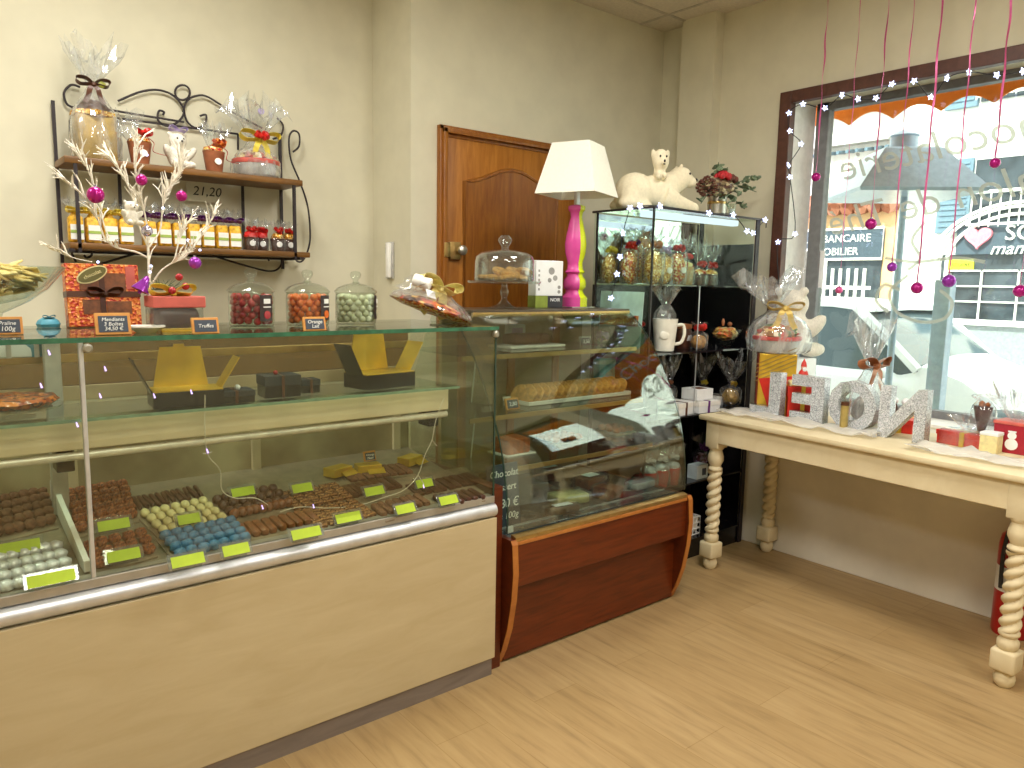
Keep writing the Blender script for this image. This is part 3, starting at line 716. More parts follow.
ppart('front_trim', B().b2((PX0+.022, 1.912, .453), (PX1-.022, 1.945, .466), .002), 'edge')
ppart('rim', B().prism([(1.915, .467), (1.915, .480), (1.930, .486), (1.942, .486), (1.942, .467)], PX0+.022, PX1-.022, 'x'), 'brass')
ppart('deck', B().b2((PX0+.022, 1.943, .452), (PX1-.022, 2.60, .474)), mat('slate_deck', '565a5e', .25, .2, var=.06))
ppart('deck_track', B().b2((PX0+.03, 2.03, .474), (PX1-.03, 2.036, .480)), 'alu')
ppart('left_support', B().b2((PX0-.05, 1.96, 0), (PX0-.002, 2.6, .66), .002), 'mahog2')
gp = spline([(0, 1.948, .492), (0, 1.954, .62), (0, 1.995, .80), (0, 2.065, .94), (0, 2.145, 1.075), (0, 2.235, 1.18), (0, 2.315, 1.238)], 5)
gp = [(p.y, p.z) for p in gp]
ppart('curved_pane', B().sheet(gp, PX0+.012, PX1-.002, .006), 'caseglass', True)
for x in (PX0+.006, PX1-.004):
    e = ppart('end_pane', B().prism(gp+[(2.42, 1.238), (2.6, .9), (2.6, .476)], x, x+.005, 'x'), 'glass')
    ppart('pane_edge', B().sheet([(y-.001, z) for y, z in gp], x, x+.003, .004), 'gdark', False, e)
tp = ppart('top', B().b2((1.685, 2.30, 1.238), (PX1, 2.60, 1.248), .001), mat('bronze_top', '4e4436', .3))
ppart('top_trim', B().b2((1.685, 2.296, 1.222), (PX1, 2.312, 1.240), .002), 'brass', False, tp)
ppart('knob', B().lathe([(.008, 0), (.012, .004), (.012, .012), (0, .016)], (2.07, 2.296, 1.212), 12, rot=(pi/2, 0, 0)), 'steel', True)
for z, y0 in ((1.087, 2.235), (.862, 2.185), (.672, 2.12)):
    s = ppart('shelf', B().b2((PX0+.015, y0, z-.007), (PX1-.02, 2.59, z)), 'glassg')
    ppart('shelf_trim', B().b2((PX0+.015, y0-.004, z-.022), (PX1-.02, y0+.004, z-.004), .001), 'brass', False, s)
for z in (1.02, .80): ppart('hanger', B().cyl((PX0+.13, 2.33, z-.13), (PX0+.15, 2.33, z+.05), .003), 'alu')
ppart('back', B().b2((1.745, 2.60, 0), (PX1, 2.62, 1.238)), 'olive')
for k in range(3): ppart('back_slat', B().b2((PX0+.25+.27*k, 2.588, .48), (PX0+.29+.27*k, 2.60, 1.23), .002), 'door')

# ================================================================== BLACK GLASS VITRINE
VX0, VX1, VY0, VY1, VT = 2.607, 3.43, 2.22, 2.585, 1.70
vt = thing('display_cabinet', 'tall black display cabinet with glass sides and a lit top compartment', 'cabinet', (3.02, 2.4, 0))
def vpart(n, b, m, sm=False, par=None): return obj(n, b, m, par or vt, sm, True)
VS = [1.360, 1.045, .735, .395, .10]
vpart('top', B().b2((VX0-.006, VY0-.006, VT-.008), (VX1+.006, VY1+.006, VT)), 'glassg')
tr = B(); tr.b2((VX0-.008, VY0-.009, VT-.009), (VX1+.008, VY0-.005, VT+.001)); tr.b2((VX0-.009, VY0-.008, VT-.009), (VX0-.005, VY1+.008, VT+.001)); vpart('top_edge', tr, 'iron')
for i, z in enumerate(VS):
    vpart('shelf', B().b2((VX0+.002, VY0+.002, z-.008), (VX1-.002, VY1-.012, z)), 'glassg' if i == 0 else 'darkglass')
vpart('front_pane', B().b2((VX0, VY0, 1.355), (VX1-.05, VY0+.004, VT-.01)), 'vitglass')
vpart('left_pane', B().b2((VX0, VY0, .12), (VX0+.004, VY1, VT-.01)), 'vitglass')
bb = B(); bb.b2((VX0, VY1-.01, .08), (VX1, VY1, 1.355)); vpart('back_panel', bb, 'black')
vpart('mirror', B().b2((VX0+.01, VY1-.008, 1.362), (VX1-.03, VY1-.002, VT-.012)), mat('mirror', 'e8eef0', .04, 1, var=.01))
vpart('side_panel', B().b2((VX1-.006, VY0+.03, .08), (VX1, VY1-.02, 1.575)), 'black')
for x, y in ((VX0, VY0), (VX0, VY1-.02), (VX1-.03, VY0), (VX1-.03, VY1-.02)): vpart('corner_post', B().b2((x, y, 0), (x+(.008 if x < 3 else .03), y+.008, VT-.008)), 'iron')
vpart('middle_post', B().b2((2.985, VY0+.02, .74), (2.989, VY0+.024, 1.355)), 'alu')
vpart('base', B().b2((VX0, VY0+.01, 0), (VX1, VY1, .09)), 'black')
lb = vpart('light_bar', B().b2((VX0+.02, VY0+.06, VT-.04), (VX1-.1, VY0+.1, VT-.012), .004), glow('cabinet_light', 'e4f0ff', 1.2))

# ================================================================== CREAM TABLE
TR = -.0675
tb = thing('console_table', 'cream painted console table with barley twist legs', 'table', (3.148, 1.43, 0), TR)
TL, TD = 1.29, .44
apr = B(); ap_z0, ap_z1 = .615, .728
apr.b2((-TD/2-.035, -TL/2-.03, ap_z0+.01), (-TD/2-.01, TL/2+.03, ap_z1), .003); apr.b2((TD/2+.0, -TL/2-.03, ap_z0+.01), (TD/2+.018, TL/2+.03, ap_z1), .003)
apr.b2((-TD/2, -TL/2-.03, ap_z0+.01), (TD/2, -TL/2-.01, ap_z1), .003); apr.b2((-TD/2, TL/2+.01, ap_z0+.01), (TD/2, TL/2+.03, ap_z1), .003)
obj('apron', apr, 'tablew', tb, False)
tt = B(); tt.b2((-TD/2-.055, -TL/2-.28, .728), (TD/2+.03, TL/2+.07, .752), .006); obj('tabletop', tt, 'tablew', tb, True)
def legmesh():
    b = B(); b.b2((-.036, -.036, .60), (.036, .036, .728), .002)
    b.lathe([(.022, 0), (.031, .012), (.034, .03), (.030, .048), (.022, .056), (.022, .060)], (0, 0, 0), 20)
    b.b2((-.040, -.040, .058), (.040, .040, .135), .009)
    b.lathe([(.026, .133), (.034, .145), (.034, .165), (.024, .178), (.033, .188), (.033, .198), (.026, .205)], (0, 0, 0), 20)
    n = 60; seg = 20; rings = []
    for i in range(n+1):
        z = .203+(.485-.203)*i/n; tw = 2*pi*3.4*i/n; ring = []
        for k in range(seg):
            a = 2*pi*k/seg; r = .0205+.0145*abs(cos((a-tw)))**.8
            ring.append(b.bm.verts.new((r*cos(a), r*sin(a), z)))
        rings.append(ring)
    for A, C in zip(rings, rings[1:]):
        for k in range(seg): b.bm.faces.new((A[k], A[(k+1) % seg], C[(k+1) % seg], C[k]))
    b.lathe([(.026, .482), (.034, .49), (.034, .498), (.025, .508), (.037, .535), (.037, .555), (.028, .585), (.036, .594), (.036, .602)], (0, 0, 0), 20)
    return b.mesh('leg', True, 50)
lm = legmesh()
for sx in (-1, 1):
    for sy in (-1, 1): obj('leg', lm, 'tablew', tb, loc=(sx*TD/2, sy*TL/2, 0))
TT = .752
# fire extinguisher behind the near leg
ex = thing('fire_extinguisher', 'red fire extinguisher standing by the low white wall behind the near table leg', 'fire extinguisher', (3.37, .93, 0))
obj('cylinder', B().lathe([(.068, 0), (.072, .01), (.072, .36), (.065, .40), (.03, .43), (.022, .45)], (0, 0, 0), 24), 'extred', ex)
obj('label', B().lathe([(.0725, .18), (.0725, .28)], (0, 0, 0), 24, close=False), 'white', ex)
obj('valve', B().cyl((0, 0, .45), (0, 0, .49), .016).b2((-.012, -.06, .485), (.012, .03, .50), .003), 'steel', ex)
obj('hose', B().tube(spline([(0, 0, .47), (-.06, .02, .45), (-.085, .03, .35), (-.08, .03, .2)]), .008), 'ink', ex)
# ================================================================== WROUGHT-IRON WALL SHELF
SY0, SY1 = 3.25, 3.462
ws = thing('hanging_shelf', 'wrought iron wall shelf with scrolls and two oak boards', 'shelf', (.98, YL-.02, 1.44))
def spart(n, b, m, sm=True): return obj(n, b, m, ws, sm, True)
UZ, LZ = 1.790, 1.475
spart('shelf_board', B().b2((.512, SY0, UZ-.026), (1.437, SY1, UZ), .004), 'shelfwood')
spart('shelf_board', B().b2((.515, SY0, LZ-.024), (1.466, SY1, LZ), .004), 'shelfwood')
IY = 3.47
for x in (.52, 1.425):
    p = B(); p.b2((x-.006, IY-.006, 1.40), (x+.006, IY+.006, 2.02)); p.b2((x+(.028 if x < 1 else -.028)-.006, SY0+.0, 1.44), (x+(.028 if x < 1 else -.028)+.006, SY0+.012, UZ-.026)); p.b2((x-.01, SY0, 1.44), (x+.01, IY, 1.452))
    spart('post', p, 'iron', False)
def ip(pts, y=IY): return spline([PY(x, yy, y) for x, yy in pts], 6)
sc = B(); R_ = .0045
for pts in ([(75, 108), (67, 104), (64, 93), (71, 85), (80, 87)], [(118, 101), (140, 92), (158, 90), (174, 96), (184, 110), (179, 121), (167, 126), (158, 120), (159, 111), (164, 112), (163, 115)],
            [(183, 112), (187, 101), (196, 96), (208, 97), (232, 112), (262, 128)], [(183, 106), (187, 121), (196, 128), (205, 124), (206, 115), (200, 116)],
            [(277, 118), (283, 125), (281, 135), (273, 139)], [(70, 112), (238, 134)], [(238, 134), (238, 150)], [(100, 108), (140, 115), (184, 122)]):
    sc.tube(ip(pts), R_, 6)
sc.tube([PY(182.5+7.5*cos(a), 92.5+7.5*sin(a), IY) for a in [2*pi*i/20 for i in range(20)]], R_, 6, closed=True)
spart('crest_scrolls', sc, 'iron')
sd = B()
for pts in ([(293, 152), (299, 146), (299, 134), (293, 131), (289, 139), (291, 160), (300, 182), (308, 208), (310, 240), (304, 259), (297, 261), (292, 250)],): sd.tube(ip(pts, 3.44), R_, 6)
spart('side_scroll', sd, 'iron')
br = B()
for pts in ([(76, 262), (72, 252), (78, 245), (88, 247), (92, 254), (87, 258), (84, 255)], [(100, 264), (150, 250), (178, 247)], [(204, 253), (240, 264), (268, 271), (279, 268), (282, 258), (275, 251), (268, 255), (269, 261)]): br.tube(ip(pts, 3.44), R_, 6)
br.b2((.515, 3.44, LZ-.034), (1.46, 3.452, LZ-.024)); spart('bracket_scrolls', br, 'iron')
for a in (.735, .90, 1.24): spart('back_bar', B().b2((a, IY-.004, 1.48), (a+.011, IY+.004, UZ-.02)), 'iron', False)
nt = single('price_card', B().b2((1.0, 3.462, 1.68), (1.17, 3.466, 1.765)), 'wall', 'pale card with handwritten price hung under the upper shelf board', 'card')
lettering('21,20', .055, 'ink', nt, (0, -.003, .045), (pi/2, 0, 0), shear=.2)
# big gold gift bag, left of the upper board
t = thing('gift_bag', 'tall gold gift box in cellophane with a brown bow, left end of the upper shelf', 'gift', (.637, 3.355, UZ))
obj('gold_box', B().box((0, 0, .085), (.135, .11, .165), None, .006), mat('pale_gold_box', 'a88a44', .4, .3, var=.15, scale=20), t)
obj('gold_garland', B().lathe([(.05, .158), (.075, .168), (.072, .185), (.05, .19)], (0, 0, 0), 20, lambda a, z, i: 1+.12*sin(7*a)), 'goldfoil', t)
obj('brown_filling', B().ico((0, 0, .20), (.055, .045, .035), 2, .1), 'choc', t)
c = B(); pouch(c, .084, .16, .285, 3); fan(c, .285, .012, .42, .085, 4); obj('cellophane', c, 'cello2', t)
b = bow_b(B(), (0, -.02, .285), .055, .4); obj('bow', b, 'brownrib', t, False)
obj('tag', B().ico((.028, -.03, .287), (.016, .008, .014), 1), mat('olive_tag', '8a8a2e', .5), t)
# two small pots
def smallpot(label, x, red, lean, seed):
    t = thing('gift_pot', label, 'gift', (x, 3.33, UZ), 0, None)
    obj('pot', B().lathe([(.030, 0), (.032, .004), (.044, .085), (.046, .088), (.042, .088), (.03, .01)], (0, 0, 0), 20), 'pot', t)
    obj('sweets', B().ico((0, 0, .092), (.042, .042, .022), 2, .18), 'redfoil', t, False)
    c = B(); fan(c, .10, .020, .19, .05, seed, rot=(0, lean, 0)); obj('cellophane', c, 'cello', t)
    obj('bow', pompom_b(B(), (.016, -.02, .115), .036, 9, .35, seed), 'redrib' if red else 'orangefoil', t, False)
    obj('curled_ribbon', B().strip(spline([(.02, -.03, .11), (.045, -.035, .09), (.04, -.035, .06), (.055, -.04, .05), (.09, -.04, .045)], 5), .008, (0, 1, 0)), 'redrib', t, False)
    obj('sticker', B().cyl((0.004, -.038, .045), (0.004, -.043, .046), .014), 'white', t)
smallpot('small terracotta gift pot with a red bow, next to the tall gold box', .79, True, -.25, 5)
smallpot('small terracotta gift pot with an orange red bow, between the white bear and the basket', 1.078, False, 0, 6)
# white teddy on upper board
def teddy(name, label, loc, s, rz, extra=None, mt='plush'):
    b = B(); b.sph((0, 0, .055), (.045, .038, .052)); b.sph((0, -.004, .118), (.036, .033, .032)); b.sph((0, -.034, .110), (.015, .015, .012))
    for q in (-1, 1):
        b.sph((q*.030, .004, .146), (.012, .007, .012)); b.sph((q*.048, -.016, .070), (.016, .018, .034), rot=(.5, q*.5, 0)); b.sph((q*.030, -.045, .018), (.017, .036, .017), rot=(0, 0, q*.3))
    me = blob('body', b, .0055, 4); me.transform(Matrix.Scale(s, 4))
    t = thing(name, label, 'soft toy', loc, rz)
    obj('body', me, mt, t)
    f = B(); f.sph((0, -.049*s, .113*s), .0045*s)
    for q in (-1, 1): f.sph((q*.013*s, -.034*s, .125*s), .0035*s)
    obj('face', f, 'ink', t)
    if extra: extra(t, s)
    return t
def lil(t, s): obj('bow', bow_b(B(), (0, -.01*s, .16*s), .035*s, .5, False), 'lilac', t, False)
teddy('plush_bear', 'white fluffy bear with a lilac bow sitting on the upper shelf', (.937, 3.34, UZ), .98, .1, lil)
# basket with yellow bow
t = thing('gift_basket', 'round metal gift basket with a yellow bow and red rosette on the upper shelf', 'gift', (1.265, 3.35, UZ))
obj('basket', B().lathe([(.085, 0), (.088, .003), (.098, .062), (.094, .062), (.084, .006)], (0, 0, 0), 32), 'zinc', t)
obj('red_rim', B().lathe([(.0985, .056), (.101, .060), (.101, .074), (.097, .076), (.094, .06)], (0, 0, 0), 32), 'salmon', t)
obj('sweets', B().ico((0, 0, .08), (.085, .085, .035), 3, .12), spotty('basket_sweets', ['d8b870', 'f0e8d0', '8a5a30', 'e8d8a8', 'b03020'], 60, .4, .5, .6), t, False)
c = B(); pouch(c, .098, .075, .165, 8, neck=.02); fan(c, .165, .02, .315, .11, 9); obj('cellophane', c, 'cello2', t)
obj('bow', bow_b(B(), (0, -.05, .158), .082, .36), 'yel', t, False)
obj('rosette', pompom_b(B(), (0, -.075, .165), .034, 14, .5, 2), 'redrib', t, False)
obj('sticker', B().cyl((.02, -.02, .285), (.02, -.025, .285), .014), 'lilac', t)
# lower board: jelly bags and dark pots
def jellybag(label, x, y, rib, seed, w=.052, h=.10):
    t = thing('sweet_bag', label, 'bag of sweets', (x, y, LZ), random.uniform(-.1, .1), 'ribboned jelly bags on the lower shelf')
    obj('jellies', B().box((0, 0, h/2), (w*.92, .045, h*.98), None, .008).rough(.002), 'yelbag', t)
    c = B(); fan(c, h+.014, .012, h+.062, .032, seed, seg=20); obj('cellophane', c, 'cello', t)
    obj('neck', B().lathe([(w*.4, h-.004), (.012, h+.014), (.013, h+.024), (.02, h+.03)], (0, 0, 0), 14), 'yelbag' if rib != 'purp' else 'cello2', t)
    obj('bow', bow_b(B(), (0, -.016, h+.018), .031, .75, False), rib, t, False)
    obj('label', B().b2((-w*.40, -.029, .012), (w*.40, -.0265, .068)), 'white', t, False)
    obj('label_stripe', B().b2((-w*.40, -.0305, .036), (w*.40, -.0285, .047)), 'leafg', t, False)
M['leafg'] = mat('label_green', 'a4bc5a', .6)
xs = [.545, .603, .660, .718]
nm = ['first from the left post', 'second from the left post', 'third from the left post', 'last before the purple ones']
for i, x in enumerate(xs): jellybag('yellow ribboned jelly bag on the lower shelf, '+nm[i], x, 3.30, 'yel', 20+i, .055)
xs = [.805, .862, .919, .976, 1.033, 1.09, 1.147]
nm = ['first beside the yellow ones', 'second of the purple row', 'third of the purple row', 'middle of the purple row', 'fifth of the purple row', 'sixth of the purple row', 'last beside the dark pots']
for i, x in enumerate(xs): jellybag('purple ribboned jelly bag on the lower shelf, '+nm[i], x, 3.31, 'purp', 30+i, .053)
for i, (x, y, q) in enumerate(((1.215, 3.30, 0), (1.272, 3.33, 0), (1.335, 3.30, 1), (1.392, 3.31, 1))):
    t = thing('gift_pot', ['small dark pot with a red bow beside the last purple bag', 'small dark pot with a red bow, second from the purple bags', 'small dark pot of gold sweets, second from the right post', 'small dark pot of gold sweets beside the right post'][i], 'gift', (x, y, LZ), 0, 'dark gift pots on the lower shelf')
    obj('pot', B().lathe([(.024, 0), (.026, .003), (.032, .055), (.028, .055)], (0, 0, 0), 16), 'choc', t)
    obj('sweets', B().ico((0, 0, .062), (.029, .029, .026), 2, .15), 'goldfoil' if q else 'redrib', t, False)
    c = B(); fan(c, .085, .012, .13, .032, 40+i, seg=20); pouch(c, .032, .05, .085, 44+i, (0, 0, .001), 20, .011); obj('cellophane', c, 'cello', t)
    obj('bow', pompom_b(B(), (0, -.012, .085), .026, 9, .4, i), 'redrib', t, False)
    obj('sticker', B().cyl((-.004, -.029, .03), (-.004, -.032, .03), .0125), 'white', t)

# ================================================================== ON THE COUNTER TOP
Z = CTOP-.003
# footed glass bowl
t = thing('footed_bowl', 'wide footed glass bowl of pale yellow crisps at the left end of the counter', 'bowl', (.185, 2.24, Z))
obj('bowl', B().lathe([(.045, 0), (.05, .004), (.018, .015), (.012, .03), (.016, .045), (.03, .052), (.075, .075), (.115, .105), (.150, .150), (.158, .160), (.154, .162), (.110, .112), (.07, .083), (0, .064)], (0, 0, 0), 36), 'jar', t)
cr = B()
rnd = random.Random(5)
for i in range(110):
    a, r, z = rnd.uniform(0, 6.28), rnd.uniform(.0, .125), rnd.uniform(.098, .165)
    if r > .045+(z-.09)*1.05: r = .045+(z-.09)*1.05
    cr.box((r*cos(a), r*sin(a), z), (.040, .034, .005), (rnd.uniform(-.45, .45), rnd.uniform(-.45, .45), a), .002)
o = single('crisps', cr, mat('pale_crisp', 'd8c27a', .6, var=.15, scale=60), 'pile of pale yellow crisps filling the footed glass bowl', 'sweets', loc=(.185, 2.24, Z+.001), kind='stuff')
sign('chalkboard price sign with orange frame before the footed bowl, cut by the left edge', 8, 335, Z, .062, .042, ['Praline', '100g'])
sign('chalkboard price sign leaning in front of the orange gift box', 114, 335, Z, .078, .053, ['Mendiants', '3 Boîtes', '34,50 €'])
sign('small chalkboard sign reading Truffes in front of the red lidded box', 206, 334, Z, .066, .041, ['Truffes'])
sign('small chalkboard sign in front of the jar of orange candies', 315, 331, Z, .066, .039, ['Orange', 'Lait'])
# orange box standing behind
t = thing('gift_box', 'orange patterned gift box with windows and a brown ribbon standing on the counter', 'gift box', (.447, 2.35, Z), .06, None, None)
t.rotation_euler = (-.10, 0, .06)
obj('box', B().box((0, 0, .087), (.185, .035, .172), None, .002), 'orangefoil', t, False)
wn = B(); wn.b2((-.055, -.0195, .035), (-.012, -.017, .075)); wn.b2((.004, -.0195, .035), (.068, -.017, .07)); wn.b2((-.06, -.0195, .1), (-.012, -.017, .15)); wn.b2((.0, -.0195, .098), (.056, -.017, .148)); obj('window', wn, 'milk', t, False)
obj('pink_panel', B().b2((.058, -.0193, .105), (.082, -.017, .168)), 'salmon', t, False)
rb = B(); rb.b2((-.0935, -.021, .082), (.0935, .019, .098)); rb.b2((-.012, -.021, -.0), (.002, .019, .174)); obj('ribbon', rb, 'brownrib', t, False)
obj('bow', bow_b(B(), (.0, -.021, .09), .042, .5, False), 'brownrib', t, False)
ov = obj('oval_label', B().lathe([(.0, -.001), (1, -.001), (1, .001), (0, .001)], (0, 0, 0), 28), 'cream', t, loc=(-.028, -.0225, .143), rot=(pi/2, -.45, 0)); ov.scale = (.042, .020, 1)
ov = obj('oval_inset', B().lathe([(.0, -.0015), (1, -.0015), (1, .0015), (0, .0015)], (0, 0, 0), 28), mat('olive_label', '6a6430', .6), t, loc=(-.028, -.0232, .143), rot=(pi/2, -.45, 0)); ov.scale = (.038, .0165, 1)
lettering('chocolat', .014, 'cream', t, (-.028, -.0255, .143), (pi/2, -.45, 0), 'label_lettering')
# teal bundle
t = thing('teal_parcel', 'small teal wrapped parcel behind the orange gift box', 'parcel', (.318, 2.40, Z))
obj('wrap', B().lathe([(.026, 0), (.029, .008), (.024, .018), (.012, .026), (0, .028)], (0, 0, 0), 16, lambda a, z, i: 1+.1*sin(5*a)), 'teal', t)
obj('tie', bow_b(B(), (0, -.012, .027), .014, .4, False), 'teal', t, False)
single('dish', B().lathe([(.022, 0), (.03, .006), (.046, .014), (.046, .018), (.028, .010), (0, .008)], (.487, 2.075, Z), 24), 'ceramic', 'small white dish between the orange gift box and the red lidded box', 'dish')
# red-lidded box with greenery
t = thing('truffle_box', 'clear box of dark truffles with a salmon red lid and yellow bow', 'box', (.573, 2.13, Z), .0)
obj('box', B().box((0, 0, .036), (.125, .085, .07), None, .003), 'acry', t, False)
obj('truffles', B().box((0, 0, .034), (.115, .076, .058), None, .02, 3), 'choc', t)
obj('gold_base', B().box((.0, -.002, .004), (.09, .08, .008), None, .001), 'gold', t, False)
obj('lid', B().box((.002, 0, .077), (.132, .092, .030), None, .003), 'salmon', t, False)
obj('bow', bow_b(B(), (-.01, -.02, .10), .052, .55, False), 'yel', t, False)
bb = B()
for p in ((.022, -.03, .118), (-.016, -.045, .107), (.004, -.04, .142)): bb.ico(p, .010, 2)
obj('berries', bb, 'cherry', t)
pi_ = B(); rnd = random.Random(3)
for i in range(46):
    a = rnd.uniform(0, 6.28); p0 = Vector((-.03+rnd.uniform(-.02, .03), .0, .108)); pi_.tube([p0, p0+Vector((cos(a)*.035, sin(a)*.02, rnd.uniform(0, .03)))], [.0012, .0004], 4)
obj('fir_sprig', pi_, 'leafd', t)
# three candy jars
def candyjar(px, py, label, cat, mt, lid_lab, n, seed, shift, group):
    p = PZ(px, py, Z); p.y = p.y+.0
    t = thing('candy_jar', label, 'jar', p)
    obj('jar', B().lathe([(.060, 0), (.064, .003), (.066, .02), (.066, .085), (.064, .098), (.067, .101), (.063, .102), (.0625, .085), (.0625, .02), (.058, .008), (0, .006)], (0, 0, 0), 36), 'jar', t)
    ld = obj('lid', B().lathe([(.068, .1025), (.069, .107), (.058, .118), (.035, .128), (.012, .133), (.012, .137), (0, .137)], (0, 0, 0), 36), 'jar', t)
    obj('lid_knob', B().lathe([(.009, .133), (.008, .143), (.016, .152), (.018, .162), (.013, .170), (0, .173)], (0, 0, 0), 20), 'jar', ld)
    # the sticker looks at the camera
    a0 = shift
    lb = B(); pts = [(.0672*sin(a0+u), -.0672*cos(a0+u)) for u in [-.34+.68*i/8 for i in range(9)]]
    lb.sheet(pts, .018, .094, .0006, 'z'); lab = obj('label', lb, mat('cocoa_label', '3a2c2a', .5), t, False)
    q = B(); q.cyl((.069*sin(a0), -.069*cos(a0), .036), (.0676*sin(a0), -.0676*cos(a0), .036), .012); obj('label_picture', q, mt, lab)
    q = B(); q.box((.0682*sin(a0), -.0682*cos(a0), .076), (.024, .0012, .014), (0, 0, a0)); q.box((.0682*sin(a0), -.0682*cos(a0), .059), (.028, .0012, .003), (0, 0, a0)); obj('label_text', q, 'chalk', lab, False)
    rnd = random.Random(seed); R = .0115; spots = []
    k = 0
    for layer in range(5):
        z = .018+layer*.0172
        for ring, cnt in ((.050, 12), (.030, 6)):
            for j in range(cnt):
                a = 2*pi*(j+.5*(layer % 2))/cnt+ring*30
                spots.append((ring*cos(a)+rnd.uniform(-.0015, .0015), ring*sin(a)+rnd.uniform(-.0015, .0015), z+rnd.uniform(-.002, .002)))
    spots = [s for s in spots if (s[1] < .02 or s[2] > .07)][:n]
    first = None
    for s in spots:
        if first is None:
            first = single('candy', B().ico((0, 0, 0), R, 2), mt, cat, 'candy', group, loc=p+Vector(s))
        else:
            c = first.copy(); COL.objects.link(c); c.location = p+Vector(s)
candyjar(252, 326, 'lidded glass jar of red candies beside the red lidded truffle box', 'red candy ball in the left glass jar', 'cherry', 0, 60, 1, .35, 'red candies in the jar')
candyjar(308, 325, 'lidded glass jar of orange candies, middle one of the three jars', 'orange candy ball in the middle glass jar', 'orange', 0, 60, 2, .55, 'orange candies in the jar')
candyjar(356, 324, 'lidded glass jar of ivory candies beside the wrapped platter', 'ivory candy ball in the right glass jar', 'ivory', 0, 60, 3, .95, 'ivory candies in the jar')
# wrapped platter
t = thing('wrapped_platter', 'red oval platter of chocolates in cellophane with a pale yellow bow', 'platter', (1.435, 2.215, Z+.034), .0)
t.rotation_euler = (.12, .30, .0)
obj('platter', B().lathe([(0, 0), (.10, .001), (.145, .010), (.150, .014), (.10, .008), (0, .006)], (0, 0, 0), 36), 'redfoil', t)
o = obj('chocolates', B().ico((0, 0, .022), (.115, .11, .026), 3, .1), spotty('mixed_chocolates', ['6a3a20', 'd8883a', 'b8442a', 'e8c070', '4a2a1a', 'c85a38'], 50, .35, .6, .7), t, False)
c = B(); c.lathe([(.148, .02), (.14, .034), (.10, .056), (.055, .074), (.015, .085)], (0, 0, 0), 36, lambda a, z, i: 1+.03*sin(9*a+i)); fan(c, .085, .015, .11, .05, 12, c=(-.03, 0, 0), rot=(0, -.9, 0)); obj('cellophane', c, 'cello', t)
obj('bow', bow_b(B(), (-.01, -.02, .092), .075, .6, True), mat('pale_yellow_ribbon', 'e8dc90', .4, var=.1), t, False)
rl = B(); rl.lathe([(.018, -.03), (.021, -.028), (.021, .03), (.018, .032)], (-.085, -.03, .09), 18, rot=(pi/2, 0, .8)); obj('white_roll', rl, 'white', t)
obj('card', B().box((-.055, -.06, .06), (.045, .03, .003), (.9, 0, .3)), 'paper', t, False)
obj('gold_ball', B().sph((-.045, 0, .112), .012), 'gold', t)
obj('white_ribbon', B().strip(spline([(0, 0, .09), (.05, .0, .085), (.09, -.01, .06), (.115, -.03, .035)], 5), .03, (0, 1, .3)), 'white', t, False)
# ================================================================== WHITE BRANCH WITH BAUBLES
t = thing('decorative_branch', 'bare white twig branch rising behind the counter boxes hung with baubles', 'branch', PZ(150, 330, Z))
rnd = random.Random(11); br = B(); tw = B()
def limb(px, y0, y1, r0, r1, nt):
    n = len(px); pts = spline([PY(x, y, y0+(y1-y0)*i/(n-1)) for i, (x, y) in enumerate(px)], 5); m = len(pts)
    br.tube(pts, [  .58*(r0+(r1-r0)*i/(m-1)) for i in range(m)], 6)
    for k in range(int(nt*1.7)):
        i = rnd.randrange(m//3, m); p = pts[i]; L = rnd.uniform(.02, .06)
        d = (pts[min(i+1, m-1)]-pts[max(i-1, 0)]).normalized()+Vector((rnd.uniform(-.9, .9), rnd.uniform(-.7, .7), rnd.uniform(-.2, .8)))
        d.normalize(); q = p+d*L*.5+Vector((0, 0, L*.15)); e = p+d*L
        tw.tube([p, q, e], [.0026, .002, .0009], 4)
        if rnd.random() < .7:
            d2 = (d+Vector((rnd.uniform(-.8, .8), rnd.uniform(-.6, .6), rnd.uniform(-.2, .7)))).normalized(); tw.tube([q, q+d2*L*.6], [.0018, .0008], 4)
Y = 2.2
limb([(150, 331), (150, 300), (149, 275), (148, 245)], Y-.02, Y, .007, .0055, 3)
limb([(148, 258), (136, 252), (118, 248), (106, 240), (96, 215), (82, 195), (68, 183)], Y, Y-.05, .005, .0018, 14)
limb([(112, 244), (104, 225), (100, 205), (88, 170), (80, 158)], Y-.01, Y+.03, .0035, .0014, 12)
limb([(148, 247), (140, 228), (136, 205), (128, 185), (116, 165), (108, 158)], Y, Y+.04, .0045, .0016, 16)
limb([(148, 247), (146, 220), (140, 195), (135, 168), (138, 145)], Y, Y-.03, .0045, .0016, 16)
limb([(149, 247), (160, 230), (163, 205), (170, 188), (180, 172), (182, 156)], Y, Y+.02, .0045, .0016, 26)
limb([(150, 287), (160, 272), (172, 263), (184, 258), (196, 244), (208, 226), (214, 214)], Y, Y-.04, .0045, .0016, 16)
limb([(174, 262), (178, 245), (183, 228), (192, 220)], Y-.01, Y+.02, .0035, .0015, 10)
limb([(92, 262), (74, 258), (58, 252), (42, 244)], Y+.02, Y+.02, .0025, .001, 5)
obj('branch', br, 'twig', t, True, True); obj('twigs', tw, 'twig', t, True, True)['kind'] = 'stuff'
ld = B()
for x, y in ((151, 266), (150, 272), (188, 240), (200, 250), (163, 208), (147, 155), (98, 262)): ld.ico(PY(x, y, Y-.02), .0035, 1)
obj('fairy_light', ld, 'star', t, True, True)
def bauble(label, p, r, m, group=None, cat='bauble'):
    t = thing('bauble', label, cat, p, 0, group)
    obj('ball', B().sph((0, 0, 0), r, 20, 12), m, t)
    obj('cap', B().cyl((0, 0, r*.95), (0, 0, r*1.22), r*.2), 'silver', t)
    return t
bauble('largest magenta bauble, at the far left of the white branch', PY(95.5, 195, Y-.06), .0205, 'mag')
